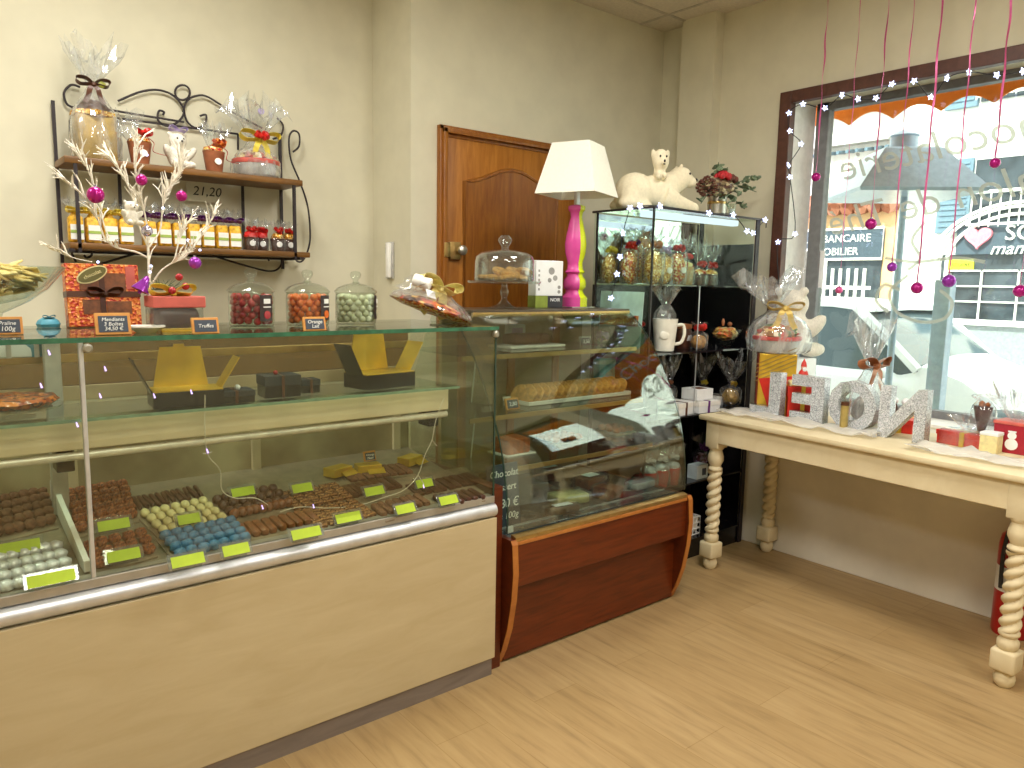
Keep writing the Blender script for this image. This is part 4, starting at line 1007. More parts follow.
bauble('magenta bauble high in the middle of the white branch', PY(141.5, 180, Y-.04), .0145, 'mag')
bauble('magenta bauble at the right tip of the white branch, below the oak board', PY(181.5, 196, Y-.03), .0145, 'mag')
bauble('violet bauble low on the right limb of the white branch', PY(195, 263, Y-.06), .0165, 'violet')
bauble('silver bauble hanging in the middle of the white branch', PY(147, 231, Y-.04), .0145, 'silver')
b = B(); b.lathe([(0, .0), (.006, -.004), (.012, -.02), (.022, -.04), (.024, -.044), (0, -.040)], (0, 0, 0), 20, rot=(0, .5, 0)); b.sph((-.022, 0, -.042), .005)
single('bell_ornament', b, 'violet', 'shiny purple bell ornament on the white branch beside the orange gift box', 'bell', loc=PY(148, 276, Y-.05))
teddy('plush_ornament', 'small white fluffy ornament perched in the middle of the white branch', PY(131, 226, Y-.03), .42, .3, None)

# ================================================================== ON THE PASTRY CASE
TZ = 1.249
# cake stand
c0 = PY(504, 310, 2.46); c0.z = TZ
t = thing('cake_stand', 'glass cake stand with a domed lid on the pastry case', 'cake stand', c0)
obj('stand', B().lathe([(.062, 0), (.064, .003), (.035, .014), (.014, .03), (.010, .045), (.017, .058), (.019, .07), (.012, .082), (.012, .094), (.03, .099), (.150, .102), (.154, .108), (.154, .112), (.148, .112), (0, .108)], (0, 0, 0), 40), 'cakeglass', t)
dm = obj('dome', B().lathe([(.124, .113), (.126, .116), (.124, .190), (.118, .212), (.100, .228), (.05, .238), (.016, .242), (.014, .242), (.05, .234), (.098, .224), (.114, .210), (.120, .19), (.121, .113)], (0, 0, 0), 40), 'cakeglass', t)
obj('knob', B().lathe([(.016, .24), (.014, .252), (.018, .258), (.028, .272), (.029, .285), (.018, .298), (0, .301)], (0, 0, 0), 24), 'cakeglass', dm)
ck = B().lathe([(0, -.011), (.026, -.011), (.036, -.004), (.036, .004), (.03, .011), (.012, .009), (0, .006)], (0, 0, 0), 18).rough(.0012).mesh('cookie', True)
for i, (x, y, z, rx, ry) in enumerate(((-.07, -.03, .125, .1, .0), (-.02, -.06, .126, -.1, .1), (.04, -.05, .126, .1, -.1), (.08, .0, .126, 0, .1), (-.06, .05, .126, 0, 0), (.02, .03, .126, .1, 0), (-.03, -.01, .149, .35, .2), (.03, -.02, .150, .3, -.3), (.07, -.04, .148, .4, .2))):
    o = obj('cookie', ck, 'cookie', None, loc=c0+Vector((x, y, z)), rot=(rx, ry, i)); tag(o, 'round golden cookie under the glass dome of the cake stand', 'cookie', 'cookies under the glass dome')
# white and green carton
p = PY(545, 308, 2.50); p.z = TZ
t = thing('tea_carton', 'white carton with a green and black base standing between cake stand and lamp', 'box', p, -.12)
obj('carton', B().b2((-.072, -.03, .052), (.072, .03, .205), .002), 'paper', t, False)
q = B(); q.b2((-.073, -.031, 0), (-.008, .031, .052), .001); obj('green_base', q, mat('leaf_green_box', '8a9a3a', .5), t, False)
q = B(); q.b2((-.008, -.031, 0), (.073, .031, .052), .001); obj('black_base', q, mat('charcoal_box', '34343a', .5), t, False)
q = B()
for i in range(5): q.b2((-.06, -.0315, .075+.02*i), (-.052, -.0305, .085+.02*i))
for x, z, r in ((.01, .16, .016), (.03, .13, .012), (.0, .12, .010), (.052, .09, .008), (.052, .07, .008)): q.cyl((x, -.0308, z), (x, -.0300, z), r, None, 12)
obj('drawing', q, mat('grey_print', '9a9a98', .7), t, False)
lettering('NOIR', .022, 'paper', t, (.032, -.0318, .034), (pi/2, 0, 0)); 
# lamp with two-colour turned base
p = PY(574, 304, 2.50); p.z = TZ
t = thing('table_lamp', 'tall lamp with a white square shade on a pink and lime turned base', 'lamp', p, -.02)
pf = [(r*1.28, z) for r, z in ((.047, .002), (.047, .045), (.040, .052), (.031, .068), (.031, .078), (.038, .088), (.041, .105), (.038, .125), (.028, .142), (.028, .150), (.036, .160), (.028, .172), (.026, .20), (.036, .245), (.038, .285), (.034, .325), (.026, .370), (.020, .405), (.022, .425), (.030, .437), (.030, .452), (.02, .458))]
for q, m_, nm_ in ((0, 'pinklamp', 'pink_half'), (1, 'limelamp', 'lime_half')):
    b = B(); n = 14; rings = []; off = 1.3
    for r, z in pf:
        rings.append([b.bm.verts.new((r*cos(off+pi*q+pi*k/n), r*sin(off+pi*q+pi*k/n), z)) for k in range(n+1)])
    for A, C in zip(rings, rings[1:]):
        for k in range(n): b.bm.faces.new((A[k], A[k+1], C[k+1], C[k]))
        b.bm.faces.new((A[n], A[0], C[0], C[n]))
    b.bm.faces.new(rings[0][::-1]); b.bm.faces.new(rings[-1]); obj(nm_, b, m_, t)
obj('plinth', B().b2((-.07, -.065, 0), (.07, .065, .004)), 'steel', t)
obj('neck', B().b2((-.010, -.010, .455), (.010, .010, .62), .002), 'alu', t)
sh = B(); bw, bd, tw_, td, z0, z1 = .143, .143, .089, .089, .50, .722
def ring(w, d, z): return [(-w, -d, z), (w, -d, z), (w, d, z), (-w, d, z)]
vs = ring(bw, bd, z0)+ring(tw_, td, z1)+ring(bw-.004, bd-.004, z0)+ring(tw_-.004, td-.004, z1)
fs = [(i, (i+1) % 4, 4+(i+1) % 4, 4+i) for i in range(4)]+[(8+i, 12+i, 12+(i+1) % 4, 8+(i+1) % 4) for i in range(4)]+[(i, 8+i, 8+(i+1) % 4, (i+1) % 4) for i in range(4)]+[(4+i, 4+(i+1) % 4, 12+(i+1) % 4, 12+i) for i in range(4)]
sh._add(vs, fs); o = obj('lamp_shade', sh, 'shade', t, False); o.rotation_euler = (0, 0, .42)
# leaflet stand
p = PY(610, 307, 2.55); p.z = TZ
# ================================================================== INSIDE THE COUNTER: chocolates
def quad(c, nx, ny, jit=.0):
    a = [PD(*q) for q in c]; out = []
    for j in range(ny):
        for i in range(nx):
            u, v = (i+.5)/nx, (j+.5)/ny
            p = (a[0]*(1-u)+a[1]*u)*(1-v)+(a[3]*(1-u)+a[2]*u)*v
            if jit: p += Vector((random.uniform(-jit, jit), random.uniform(-jit, jit), 0))
            p.z = DZ(p.y)-.008; out.append(p)
    return out
def trayof(c, label):
    a = [PD(*q) for q in c]; ctr = sum(a, Vector())/4
    b = B(); lo = []; hi = []
    for p in a:
        e = ctr+(p-ctr)*1.06; lo.append((e.x, e.y, DZ(e.y)-.0115)); hi.append((e.x, e.y, DZ(e.y)-.0075))
    b._add(lo+hi, [(3, 2, 1, 0), (4, 5, 6, 7)]+[(i, (i+1) % 4, 4+(i+1) % 4, 4+i) for i in range(4)])
    return single('chocolate_tray', b, 'tray', label, 'tray', smooth=False)
def fill(name, c, nx, ny, me, m, label, group, tray, rz=0, jit=.002, rjit=.3, lift=0, tilt=.149, grow=1.1):
    cx, cy = sum(q[0] for q in c)/4, sum(q[1] for q in c)/4
    if c[0][0] > 0: c = [(cx+(x-cx)*grow, cy+(y-cy)*grow) for x, y in c]
    trayof(c, tray); me = me.copy()
    for p in quad(c, nx, ny, jit):
        o = obj(name, me, m, None, loc=p+Vector((0, 0, lift)), rot=(tilt, 0, rz+random.uniform(-rjit, rjit))); tag(o, label, 'chocolate', group)
def ball(r, jit=.06, sub=2, sq=1): return B().ico((0, 0, r*sq), (r, r, r*sq), sub, jit).mesh('chocolate', True, 80)
tr_ = ball(.0155, .05); bumpy = ball(.016, .12, 2, .95); foil = ball(.0165, .13, 2, .9)
log = B().box((0, 0, .008), (.023, .080, .020), None, .007, 2).mesh('log', True)
stick = B().box((0, 0, .006), (.012, .085, .012), None, .004).mesh('stick', True)
sq = B().box((0, 0, .006), (.031, .030, .012), None, .003); rnd = random.Random(4)
for i in range(7): sq.ico((rnd.uniform(-.009, .009), rnd.uniform(-.009, .009), .0125), .0032, 1)
sq = sq.mesh('square', True)
capsule = B().sph((0, 0, .012), (.0125, .019, .012), 14, 9).mesh('capsule', True)
slab = B().box((0, 0, .005), (.027, .092, .011), None, .003).mesh('slab', True)
fill('chocolate', [(-30, 562), (60, 543), (76, 577), (-26, 601)], 8, 4, foil, 'foilw', 'white foil wrapped chocolate in the tray left of the white divider', 'white wrapped chocolates', 'clear tray of white wrapped chocolates left of the white divider')
fill('chocolate', [(-30, 498), (44, 482), (56, 524), (-30, 545)], 8, 6, tr_, 'cocoa', 'dark cocoa truffle behind the white wrapped chocolates', 'dark truffles at the left', 'clear tray of dark truffles behind the white wrapped chocolates')
fill('chocolate', [(66, 494), (124, 484), (134, 517), (80, 531)], 6, 6, bumpy, 'red_choc', 'reddish nutty rocher in the back tray beside the white divider', 'nutty rochers at the back', 'clear tray of nutty rochers right of the white divider', jit=.003)
fill('chocolate', [(84, 545), (142, 531), (152, 553), (96, 569)], 5, 3, bumpy, 'red_choc', 'reddish nutty rocher in the front row between two lime tags', 'nutty rochers in front', 'clear tray of nutty rochers at the front beside the mullion', jit=.003)
fill('chocolate', [(126, 496), (192, 484), (202, 498), (136, 511)], 13, 1, stick, 'choc', 'dark chocolate stick in the row behind the cream chocolates', 'dark chocolate sticks', 'clear tray of dark chocolate sticks', rjit=.12)
fill('chocolate', [(142, 513), (203, 500), (225, 519), (162, 533)], 7, 4, capsule, 'cream', 'cream coloured oval chocolate behind the blue ones', 'cream chocolates', 'clear tray of cream coloured chocolates', rjit=.15)
fill('chocolate', [(162, 536), (230, 521), (248, 541), (180, 558)], 7, 4, bumpy, 'blue', 'blue coated chocolate at the front of the counter', 'blue chocolates', 'clear tray of blue chocolates')
fill('chocolate', [(212, 500), (272, 488), (288, 503), (230, 516)], 7, 3, tr_, 'choc', 'dark round chocolate behind the milk chocolate logs', 'dark round chocolates', 'clear tray of dark round chocolates')
fill('chocolate', [(232, 522), (300, 508), (322, 524), (252, 541)], 9, 1, log, 'milk', 'milk chocolate log in the front row right of the blue chocolates', 'milk chocolate logs', 'clear tray of milk chocolate logs', rjit=.08)
fill('chocolate', [(278, 493), (334, 483), (350, 497), (296, 508)], 6, 4, sq, 'nut', 'nut topped chocolate square in the back tray', 'nut squares at the back', 'clear tray of nut topped squares at the back')
fill('chocolate', [(298, 512), (352, 500), (374, 514), (322, 526)], 6, 4, sq, 'nut', 'nut topped chocolate square in the front tray', 'nut squares in front', 'clear tray of nut topped squares at the front')
fill('chocolate', [(336, 482), (384, 473), (404, 490), (360, 500)], 7, 1, slab, 'choc', 'dark chocolate bar behind the right hand milk logs', 'dark bars', 'clear tray of dark bars behind the right hand milk logs', rjit=.06)
fill('chocolate', [(366, 504), (414, 493), (430, 506), (388, 517)], 7, 1, log, 'cocoa', 'cocoa coloured log in the front tray near the right end', 'cocoa logs', 'clear tray of cocoa coloured logs near the right end', rjit=.08)
fill('chocolate', [(400, 478), (462, 467), (486, 488), (428, 501)], 9, 1, slab, 'choc', 'dark flat bar at the right end of the counter', 'dark bars at the right end', 'clear tray of dark flat bars at the right end', rjit=.06)
def limetag(px, py, w, label, h=.028, white=False, up=.012):
    p = PD(px, py); p.z = DZ(p.y)+up
    t = thing('price_tag', label, 'tag', p, 0, 'lime price tags in the counter')
    tl_ = (-.62, 0, 0)
    obj('holder', B().box((0, 0, h/2), (w*1.12+.016, .004, h+.010), tl_, .001), 'acry', t, False)
    obj('card', B().box((0, -.0035, h/2-.0015), (w*1.12, .0012, h), tl_), 'lime', t, False)
    obj('foot', B().b2((-w/2, .002, -up), (w/2, .012, h*.4)), 'acry', t, False)
for a in ((18, 556, .085, 'lime price tag in front of the dark truffles at the far left'), (52, 588, .085, 'lime price tag before the white wrapped chocolates'), (114, 533, .068, 'lime price tag between the two trays of nutty rochers'), (124, 564, .066, 'lime price tag in front of the nutty rochers, beside the mullion'),
          (189, 527, .052, 'lime price tag standing on the cream chocolates'), (188, 569, .07, 'lime price tag glaring white in front of the blue chocolates'), (243, 499, .062, 'lime price tag behind the dark round chocolates'), (236, 558, .06, 'lime price tag between the blue chocolates and the milk logs'),
          (302, 495, .058, 'lime price tag behind the nut topped squares'), (306, 541, .075, 'lime price tag in front of the milk chocolate logs'), (348, 525, .07, 'lime price tag in front of the front nut squares'), (374, 498, .06, 'lime price tag in front of the dark bars'), (405, 516, .058, 'lime price tag in front of the cocoa logs'), (424, 490, .056, 'lime price tag between the cocoa logs and the right end bars'), (448, 507, .06, 'lime price tag at the right end of the counter front')):
    limetag(*a)
g = B(); g.prism([(-.09, 0), (.09, 0), (.08, .03), (-.06, .03)], -.05, .05, 'y')
for i, (x, y, r) in enumerate(((338, 473, .3), (368, 470, -.2), (410, 462, .4))):
    p = PD(x, y); p.z = DZ(p.y)-.008
    b = B(); b.box((0, 0, .016), (.085, .055, .030), None, .002); b.box((.02, -.035, .012), (.06, .03, .002), (.5, 0, 0))
    single('gold_carton', b, 'gold', ['small gold carton lying at the back of the counter left of the tiny sign', 'small gold carton behind the dark bars under the tiny sign', 'small gold carton at the back near the right end'][i], 'box', loc=p, rot=(0, 0, r), smooth=False)
p = PD(366, 466); sign('tiny striped chalkboard sign above the gold cartons inside the counter', 0, 0, 0, .045, .035, ['Orange', 'Noir'], zy=(p.x, p.y-.03, DZ(p.y)+.024), group='chalkboard price signs')
# fairy light wire inside the counter
t = thing('fairy_lights', 'pale fairy light wire trailing through the chocolate counter', 'fairy lights', (.9, 2.2, .7))
w = B(); yy = 2.06
for pts in ([(444, 398), (436, 420), (432, 440), (425, 455), (418, 475), (404, 490), (385, 497), (360, 505), (330, 508), (300, 507), (280, 512)], [(205, 395), (205, 430), (208, 455), (220, 470), (222, 490), (235, 498), (255, 498), (268, 505)], [(432, 440), (437, 446)], [(418, 475), (424, 484)], [(203, 454), (212, 452)]):
    w.tube(spline([PY(x, y, yy) for x, y in pts], 5), .0014, 5)
obj('wire', w, 'clearcable', t, True, True)
for x, y in ((424, 488), (208, 453), (263, 509), (314, 508), (101, 398), (78, 427), (155, 398), (192, 394), (42, 388), (106, 371), (50, 355)):
    q = PY(x, y, yy-.01); obj('led', B().cyl(q, q+Vector((-.003, 0, .012)), .0022, .0012, 6), 'led', t, True, True)
# ---------------- on the glass shelf
SZ = 1.004
def openbox(label, px, py, y, s, rz):
    p = PY(px, py, y); p.z = SZ
    t = thing('open_box', label, 'box', p, rz, 'open gold boxes on the glass shelf')
    b = B(); b.b2((-.09*s, -.055*s, 0), (.09*s, .055*s, .042*s), .001); obj('base', b, 'black', t, False)
    b = B(); b.b2((-.088*s, -.053*s, .0425*s), (.088*s, .053*s, .045*s)); obj('lining', b, 'gold', t, False)
    b = B(); b.prism([(-.075*s, .042*s), (.07*s, .042*s), (.052*s, .155*s), (.01*s, .155*s), (.008*s, .163*s), (-.018*s, .163*s), (-.02*s, .155*s), (-.055*s, .155*s)], .05*s, .053*s, 'y'); obj('lid_flap', b, 'gold', t, False)
    b = B(); b.box((.112*s, 0, .085*s), (.003, .07*s, .10*s), (0, .55, 0)); obj('side_flap', b, 'gold', t, False)
    b = B(); b.box((-.112*s, 0, .085*s), (.003, .08*s, .10*s), (0, -.45, 0)); obj('dark_flap', b, 'black', t, False)
openbox('open black box with a gold lining at the left of the glass shelf', 186, 397, 2.16, 1.0, -.1)
openbox('open black box with a gold lining at the right of the glass shelf', 380, 388, 2.2, 1.12, .15)
for x, y, d, l, sz in ((233, 395, 2.14, 'flat black box beside the left open gold box', (.10, .08, .034)), (279, 393, 2.17, 'taller black box with a red knob in the middle of the shelf', (.105, .08, .065)), (308, 392, 2.2, 'small black box right of the taller black one', (.055, .06, .042))):
    p = PY(x, y, d); p.z = SZ
    t = thing('chocolate_box', l, 'box', p, -.08)
    obj('base', B().b2((-sz[0]/2, -sz[1]/2, 0), (sz[0]/2, sz[1]/2, sz[2]*.6), .001), 'black', t, False)
    obj('lid', B().b2((-sz[0]/2-.002, -sz[1]/2-.002, sz[2]*.55), (sz[0]/2+.002, sz[1]/2+.002, sz[2]), .001), 'slate', t, False)
    obj('ribbon', B().b2((-.004, -sz[1]/2-.004, 0), (.004, sz[1]/2, sz[2]+.001)), 'brownrib', t, False)
    if 'red' in l: obj('knob', B().sph((-.012, -.01, sz[2]+.007), .007), 'cherry', t)
    if 'flat' in l: obj('white_star', B().sph((.01, -.01, sz[2]+.006), .009, 8, 6), 'paper', t)
p = PY(12, 418, 2.16); p.z = SZ
t = thing('tart_stand', 'low glass stand with a glazed red brown tart at the left end of the shelf', 'cake stand', p)
obj('stand', B().lathe([(.05, 0), (.05, .004), (.012, .01), (.012, .02), (.105, .026), (.11, .032), (.1, .030), (0, .028)], (0, 0, 0), 32), 'jar', t)
o = single('tart', B().lathe([(0, 0), (.085, 0), (.102, .012), (.095, .02), (0, .024)], (0, 0, 0), 32).rough(.002), spotty('glazed_nuts', ['8a3a1a', 'b8581e', '6a2812', 'd07a30'], 90, .25, .7, .8), 'glazed red brown nut tart on the low glass stand', 'tart', loc=p+Vector((0, 0, .032)))
# parcels on the rear ledge
for x, y, l, m_, sz in ((8, 362, 'white parcel on the rear ledge at the far left', 'paper', (.11, .06, .05)), (36, 364, 'blue foil parcel on the rear ledge beside the white one', 'teal', (.075, .06, .065))):
    p = PY(x, y, 2.46); p.z = 1.125
    t = thing('parcel', l, 'parcel', p)
    obj('box', B().box((0, 0, sz[2]/2), sz, None, .004).rough(.0015), m_, t)
    obj('ribbon', B().b2((-.006, -sz[1]/2-.002, 0), (.006, sz[1]/2+.001, sz[2]+.0015)), 'zinc', t, False)
fill('chocolate', [(338, 470), (400, 462), (414, 472), (352, 481)], 8, 1, slab, 'cocoa', 'cocoa brown bar in the rearmost tray near the gold cartons', 'rear cocoa bars', 'clear tray of cocoa brown bars near the gold cartons', rjit=.06, grow=1)
fill('chocolate', [(432, 497), (474, 489), (484, 498), (442, 506)], 6, 1, log, 'choc', 'dark chocolate log in the front tray at the right end of the counter', 'dark logs', 'clear tray of dark logs at the right end of the counter front', rjit=.06, grow=1)
fill('chocolate', [(228, 513), (288, 501), (294, 507), (234, 520)], 9, 1, tr_, 'milk', 'milk chocolate ball in the single row behind the milk logs', 'milk chocolate balls', 'narrow clear tray of milk chocolate balls', rjit=.06, grow=1)
# ================================================================== INSIDE THE PASTRY CASE
def onY(px, py, y, z): p = PY(px, py, y); p.z = z; return p
p = onY(527, 346, 2.42, 1.087)
t = thing('cake_tray', 'white tray with a brown loaf cake on the upper shelf of the pastry case', 'cake', p)
obj('tray', B().box((0, 0, .006), (.30, .16, .012), None, .004), 'ceramic', t)
obj('cake', B().box((0, .01, .034), (.19, .10, .045), None, .014).rough(.002), mat('brown_cake', '5e3a22', .8, var=.2, scale=50), t)
p = onY(515, 336, 2.52, 1.087)
t = thing('sweet_packet', 'pale blue printed packet standing behind the loaf cake', 'packet', p)
obj('packet', B().box((0, 0, .045), (.10, .03, .09), None, .008), 'paleblue', t); obj('print', B().box((.0, -.016, .05), (.06, .002, .05)), 'lilac', t, False)
sign('white price sign with dark lettering on the upper shelf of the pastry case', 0, 0, 0, .065, .045, ['3,50'], zy=onY(586, 348, 2.30, 1.087), group='pastry price signs', frame='acry', board='slate', lean=.3)
sign('cream price sign with dark square before the golden cookies', 0, 0, 0, .065, .045, ['2,80'], zy=onY(513, 404, 2.24, .862), group='pastry price signs', lean=.3)
for i, (x, l) in enumerate(((602, 'glass jar of violet sweets on the upper pastry shelf, left one'), (620, 'glass jar of violet sweets on the upper pastry shelf, right one'))):
    p = onY(x, 347, 2.42, 1.087); t = thing('sweet_jar', l, 'jar', p)
    obj('jar', B().lathe([(.030, 0), (.036, .01), (.036, .06), (.028, .07), (.030, .078), (0, .08)], (0, 0, 0), 18), 'jar', t)
    obj('sweets', B().ico((0, 0, .033), (.032, .032, .03), 2, .12), spotty('violet_sweets', ['b8b0e0', 'ffffff', '8880c0', '5a7a5a'], 60, .3, .6, .5), t, False)
# plate of overlapping golden cookies
p0 = onY(522, 396, 2.34, .862); p1 = onY(612, 393, 2.34, .862)
pl = B(); pl.box(((p0.x+p1.x)/2, 2.34, .869), (p1.x-p0.x+.07, .17, .012), None, .004)
t = thing('cookie_plate', 'long white plate under the row of golden cookies', 'plate', ((p0.x+p1.x)/2, 2.34, .862)); obj('plate', pl, 'ceramic', t, True, True)
obj('rim', B().tube([(p0.x-.033, 2.257, .877), (p1.x+.033, 2.257, .877), (p1.x+.033, 2.423, .877), (p0.x-.033, 2.423, .877)], .004, 6, closed=True), 'ceramic', t, True, True)
ck2 = B().lathe([(0, -.006), (.040, -.006), (.043, 0), (.038, .006), (0, .007)], (0, 0, 0), 20).rough(.0012).mesh('cookie', True)
for r in range(2):
    n = 15
    for i in range(n):
        o = obj('cookie', ck2, 'cookie', None, loc=(p0.x+(p1.x-p0.x)*(i+.3*r)/(n-1), 2.30+.075*r, .900), rot=(0, -.95, 0)); tag(o, 'golden cookie leaning in the overlapping rows of the pastry case', 'cookie', 'golden cookies in rows')
p = onY(604, 379, 2.50, .862)
t = thing('blue_box', 'light blue box standing behind the golden cookies', 'box', p); obj('box', B().box((0, 0, .07), (.11, .04, .14), None, .003), mat('sky_box', '78b8cc', .5), t, False); obj('lid_band', B().box((0, 0, .125), (.113, .043, .02)), 'paleblue', t, False)
p = onY(512, 446, 2.30, .672)
t = thing('gingerbread', 'orange brown loaf of gingerbread on the lowest pastry shelf', 'cake', p); obj('loaf', B().box((0, 0, .034), (.12, .10, .065), None, .012).rough(.0015), 'cake', t); obj('board', B().box((0, 0, .003), (.15, .13, .006), None, .002), 'ceramic', t)
for i, (x, y, w_) in enumerate(((560, 444, .20), (615, 436, .14))):
    p = onY(x, y, 2.36, .672); t = thing('pastry_tray', ['tray of small brown pastries in the middle of the lowest pastry shelf', 'tray of small brown pastries at the right of the lowest pastry shelf'][i], 'tray', p)
    obj('tray', B().box((0, 0, .004), (w_, .14, .008), None, .002), 'steel', t)
    q = B()
    for a in range(int(w_/.045)):
        for b_ in range(3): q.sph((-w_/2+.03+.045*a, -.045+.045*b_, .02), (.02, .02, .014), 10, 7)
    o = obj('pastries', q, 'cake', t); o['kind'] = 'stuff'
# deck: chalkboard and packets
t = thing('chalkboard', 'tall slate chalkboard with white price lettering standing in the left of the pastry case', 'chalkboard', (1.655, 2.045, .475)); t.rotation_euler = (-.12, 0, .02)
obj('slate', B().box((0, 0, .115), (.145, .008, .23), None, .002), 'slate2', t, False)
for s, z, sz in (('Chocolat', .195, .036), ('dessert', .145, .036), ('5,80 €', .085, .046), ('les 100g', .04, .034)): lettering(s, sz, 'chalk', t, (.004, -.0052, z), (pi/2, 0, 0), shear=.2)
def packet(label, px, py, sz, m_, rz, top=None):
    p = PZ(px, py, .475); t = thing('chocolate_packet', label, 'packet', p, rz)
    obj('contents', B().box((0, 0, sz[2]/2), (sz[0], sz[1], sz[2]), None, .008).rough(.002), m_, t)
    obj('wrapper', B().box((0, 0, sz[2]/2+.002), (sz[0]+.018, sz[1]+.012, sz[2]+.008), None, .008), 'cello', t)
    if top: obj('label', B().box((0, -.0, sz[2]+.007), (sz[0]*.6, sz[1]*.6, .001)), top, t, False)
packet('packet with a pale yellow block lying in the middle of the pastry case floor', 568, 502, (.15, .09, .04), mat('lemon_block', 'd8d08a', .5, var=.05), -.2)
packet('packet of dark chocolate at the left of the pale yellow block', 545, 497, (.07, .10, .04), 'choc', -.2)
packet('packet of dark chocolate chips in front of the pale yellow block', 562, 513, (.14, .05, .028), 'choc', -.1, 'paper')
packet('packet of milk chocolate behind the pale yellow block', 590, 486, (.12, .08, .045), 'milk', .1, 'paper')
packet('packet of pinkish chocolate right of the pale yellow block', 608, 497, (.10, .09, .05), 'red_choc', .15)
packet('packet of grey wrapped chocolate at the right of the pastry case floor', 640, 487, (.13, .07, .03), 'foilw', .05)
packet('packet of dark chocolate at the back behind the chalkboard', 548, 478, (.12, .08, .05), 'choc', 0, 'paleblue')
single('tag_stub', B().box((0, 0, .012), (.03, .012, .024), None, .003), 'paper', 'small white stub in the front left corner of the pastry case', 'tag', loc=(1.625, 1.985, .475), smooth=False)

# ================================================================== IN THE DISPLAY CABINET
def cellobag(label, p, r, h, mt, rib, seed, neck, top, fr, kind='gift_bag', bw=.03, pom=True, cel='cello', group=None, sticker=False):
    t = thing(kind, label, 'gift', p, random.uniform(-.3, .3), group)
    if z1-.01 < p[2] < z1+.01: r *= 1.16; h *= 1.3; neck *= 1.22; top *= 1.08
    obj('contents', B().ico((0, 0, h*.5), (r*.88, r*.82, h*.5), 3, .07), mt, t, False)
    c = B(); pouch(c, r, h, neck, seed); fan(c, neck, .012, top, fr, seed+50, seg=30); obj('cellophane', c, cel, t)
    obj('bow', pompom_b(B(), (0, -.012, neck), bw, 11, .42, seed) if pom else bow_b(B(), (0, -.012, neck), bw*1.5, .4), rib, t, False)
    if sticker: obj('sticker', B().cyl((0, -r*.98, h*.45), (0, -r*1.03, h*.45), .014), 'white', t)
    return t
z1 = VS[0]
for i, (x, y, r, h, mt, rib, nk, tp, l, st) in enumerate((
    (2.650, 2.52, .036, .11, 'goldfoil', 'yel', .125, .21, 'gold sweet bag at the back left of the top compartment', False),
    (2.660, 2.40, .036, .12, 'redfoil', 'redrib', .14, .22, 'red and gold sweet bag, left side of the top compartment', False),
    (2.690, 2.28, .040, .12, 'goldfoil', 'copper', .14, .21, 'gold sweet bag with a copper bow in the front left of the top compartment', False),
    (2.735, 2.45, .042, .14, 'redfoil', 'purp', .155, .24, 'red and gold sweet bag with a purple bow in the middle of the top compartment', False),
    (2.775, 2.29, .038, .11, 'goldfoil', 'lilac', .125, .19, 'gold sweet bag with a lilac bow in the front of the top compartment', True),
    (2.855, 2.28, .042, .115, 'redfoil', 'redrib', .135, .19, 'red and gold sweet bag with a round sticker, front of the top compartment', True),
    (2.86, 2.50, .060, .18, 'cookie', 'copper', .19, .25, 'tall tan cookie bag at the back of the top compartment', False))):
    cellobag(l, (x, y, z1), r, h, mt, rib, 70+i, nk, tp, .045, sticker=st)
def potgift(label, p, r0, r1, h, pm, mt, rib, seed, top, name='gift_pot', fr=.04, cel='cello', group=None):
    t = thing(name, label, 'gift', p, 0, group)
    obj('pot', B().lathe([(r0, 0), (r0+.002, .003), (r1, h-.004), (r1, h), (r1-.004, h), (r0-.002, .006)], (0, 0, 0), 24), pm, t)
    obj('sweets', B().ico((0, 0, h+.004), (r1*.92, r1*.92, r1*.6), 2, .13), mt, t, False)
    c = B(); pouch(c, r1*1.06, h*.9, h+r1*1.1, seed); fan(c, h+r1*1.1, .011, top, fr, seed+3, seg=26); obj('cellophane', c, cel, t)
    obj('bow', pompom_b(B(), (0, -.014, h+r1*1.1), .026, 11, .42, seed), rib, t, False)
    return t
potgift('cork coloured pot of white sweets with a red ribbon in the top compartment', (2.955, 2.31, z1), .036, .043, .085, mat('cork_pot', 'b89868', .7, var=.12), 'cream', 'redrib', 81, .23)
potgift('dark pot of gold sweets, left of two in the top compartment', (3.055, 2.30, z1), .030, .038, .055, 'choc', 'redfoil', 'redrib', 82, .19)
potgift('dark pot of gold sweets, right of two in the top compartment', (3.155, 2.31, z1), .030, .038, .055, 'choc', 'goldfoil', 'redrib', 83, .19)
# second shelf
z2 = VS[1]
t = thing('gift_mug', 'white mug filled with cellophane on the middle cabinet shelf', 'mug', onY(664, 350, 2.30, z2), -.75)
obj('mug', B().lathe([(.040, 0), (.046, .004), (.060, .155), (.056, .155), (.042, .01), (0, .008)], (0, 0, 0), 32), 'ceramic', t)
obj('handle', B().tube(spline([(.053, 0, .125), (.085, 0, .125), (.092, 0, .085), (.078, 0, .045), (.048, 0, .035)], 5), .008, 8), 'ceramic', t)
obj('motif', B().sph((-.006, -.050, .08), (.022, .006, .024)), 'ceramic', t)
c = B(); c.lathe([(.053, .15), (.05, .18), (.03, .21), (.018, .22)], (0, 0, 0), 28, lambda a, z, i: 1+.1*sin(7*a)); fan(c, .22, .018, .31, .055, 90); obj('cellophane', c, 'cello2', t)
t = thing('jam_jar', 'dark jar with a tan lid right of the white mug', 'jar', onY(683, 350, 2.36, z2))
obj('jar', B().lathe([(.036, 0), (.04, .006), (.04, .085), (.034, .1), (0, .1)], (0, 0, 0), 24), 'choc', t); obj('lid', B().lathe([(.037, .1), (.04, .104), (.04, .122), (0, .126)], (0, 0, 0), 24), 'copper', t); obj('sequins', B().ico((0, -.036, .055), (.02, .006, .025), 1, .2), 'foilw', t, False)
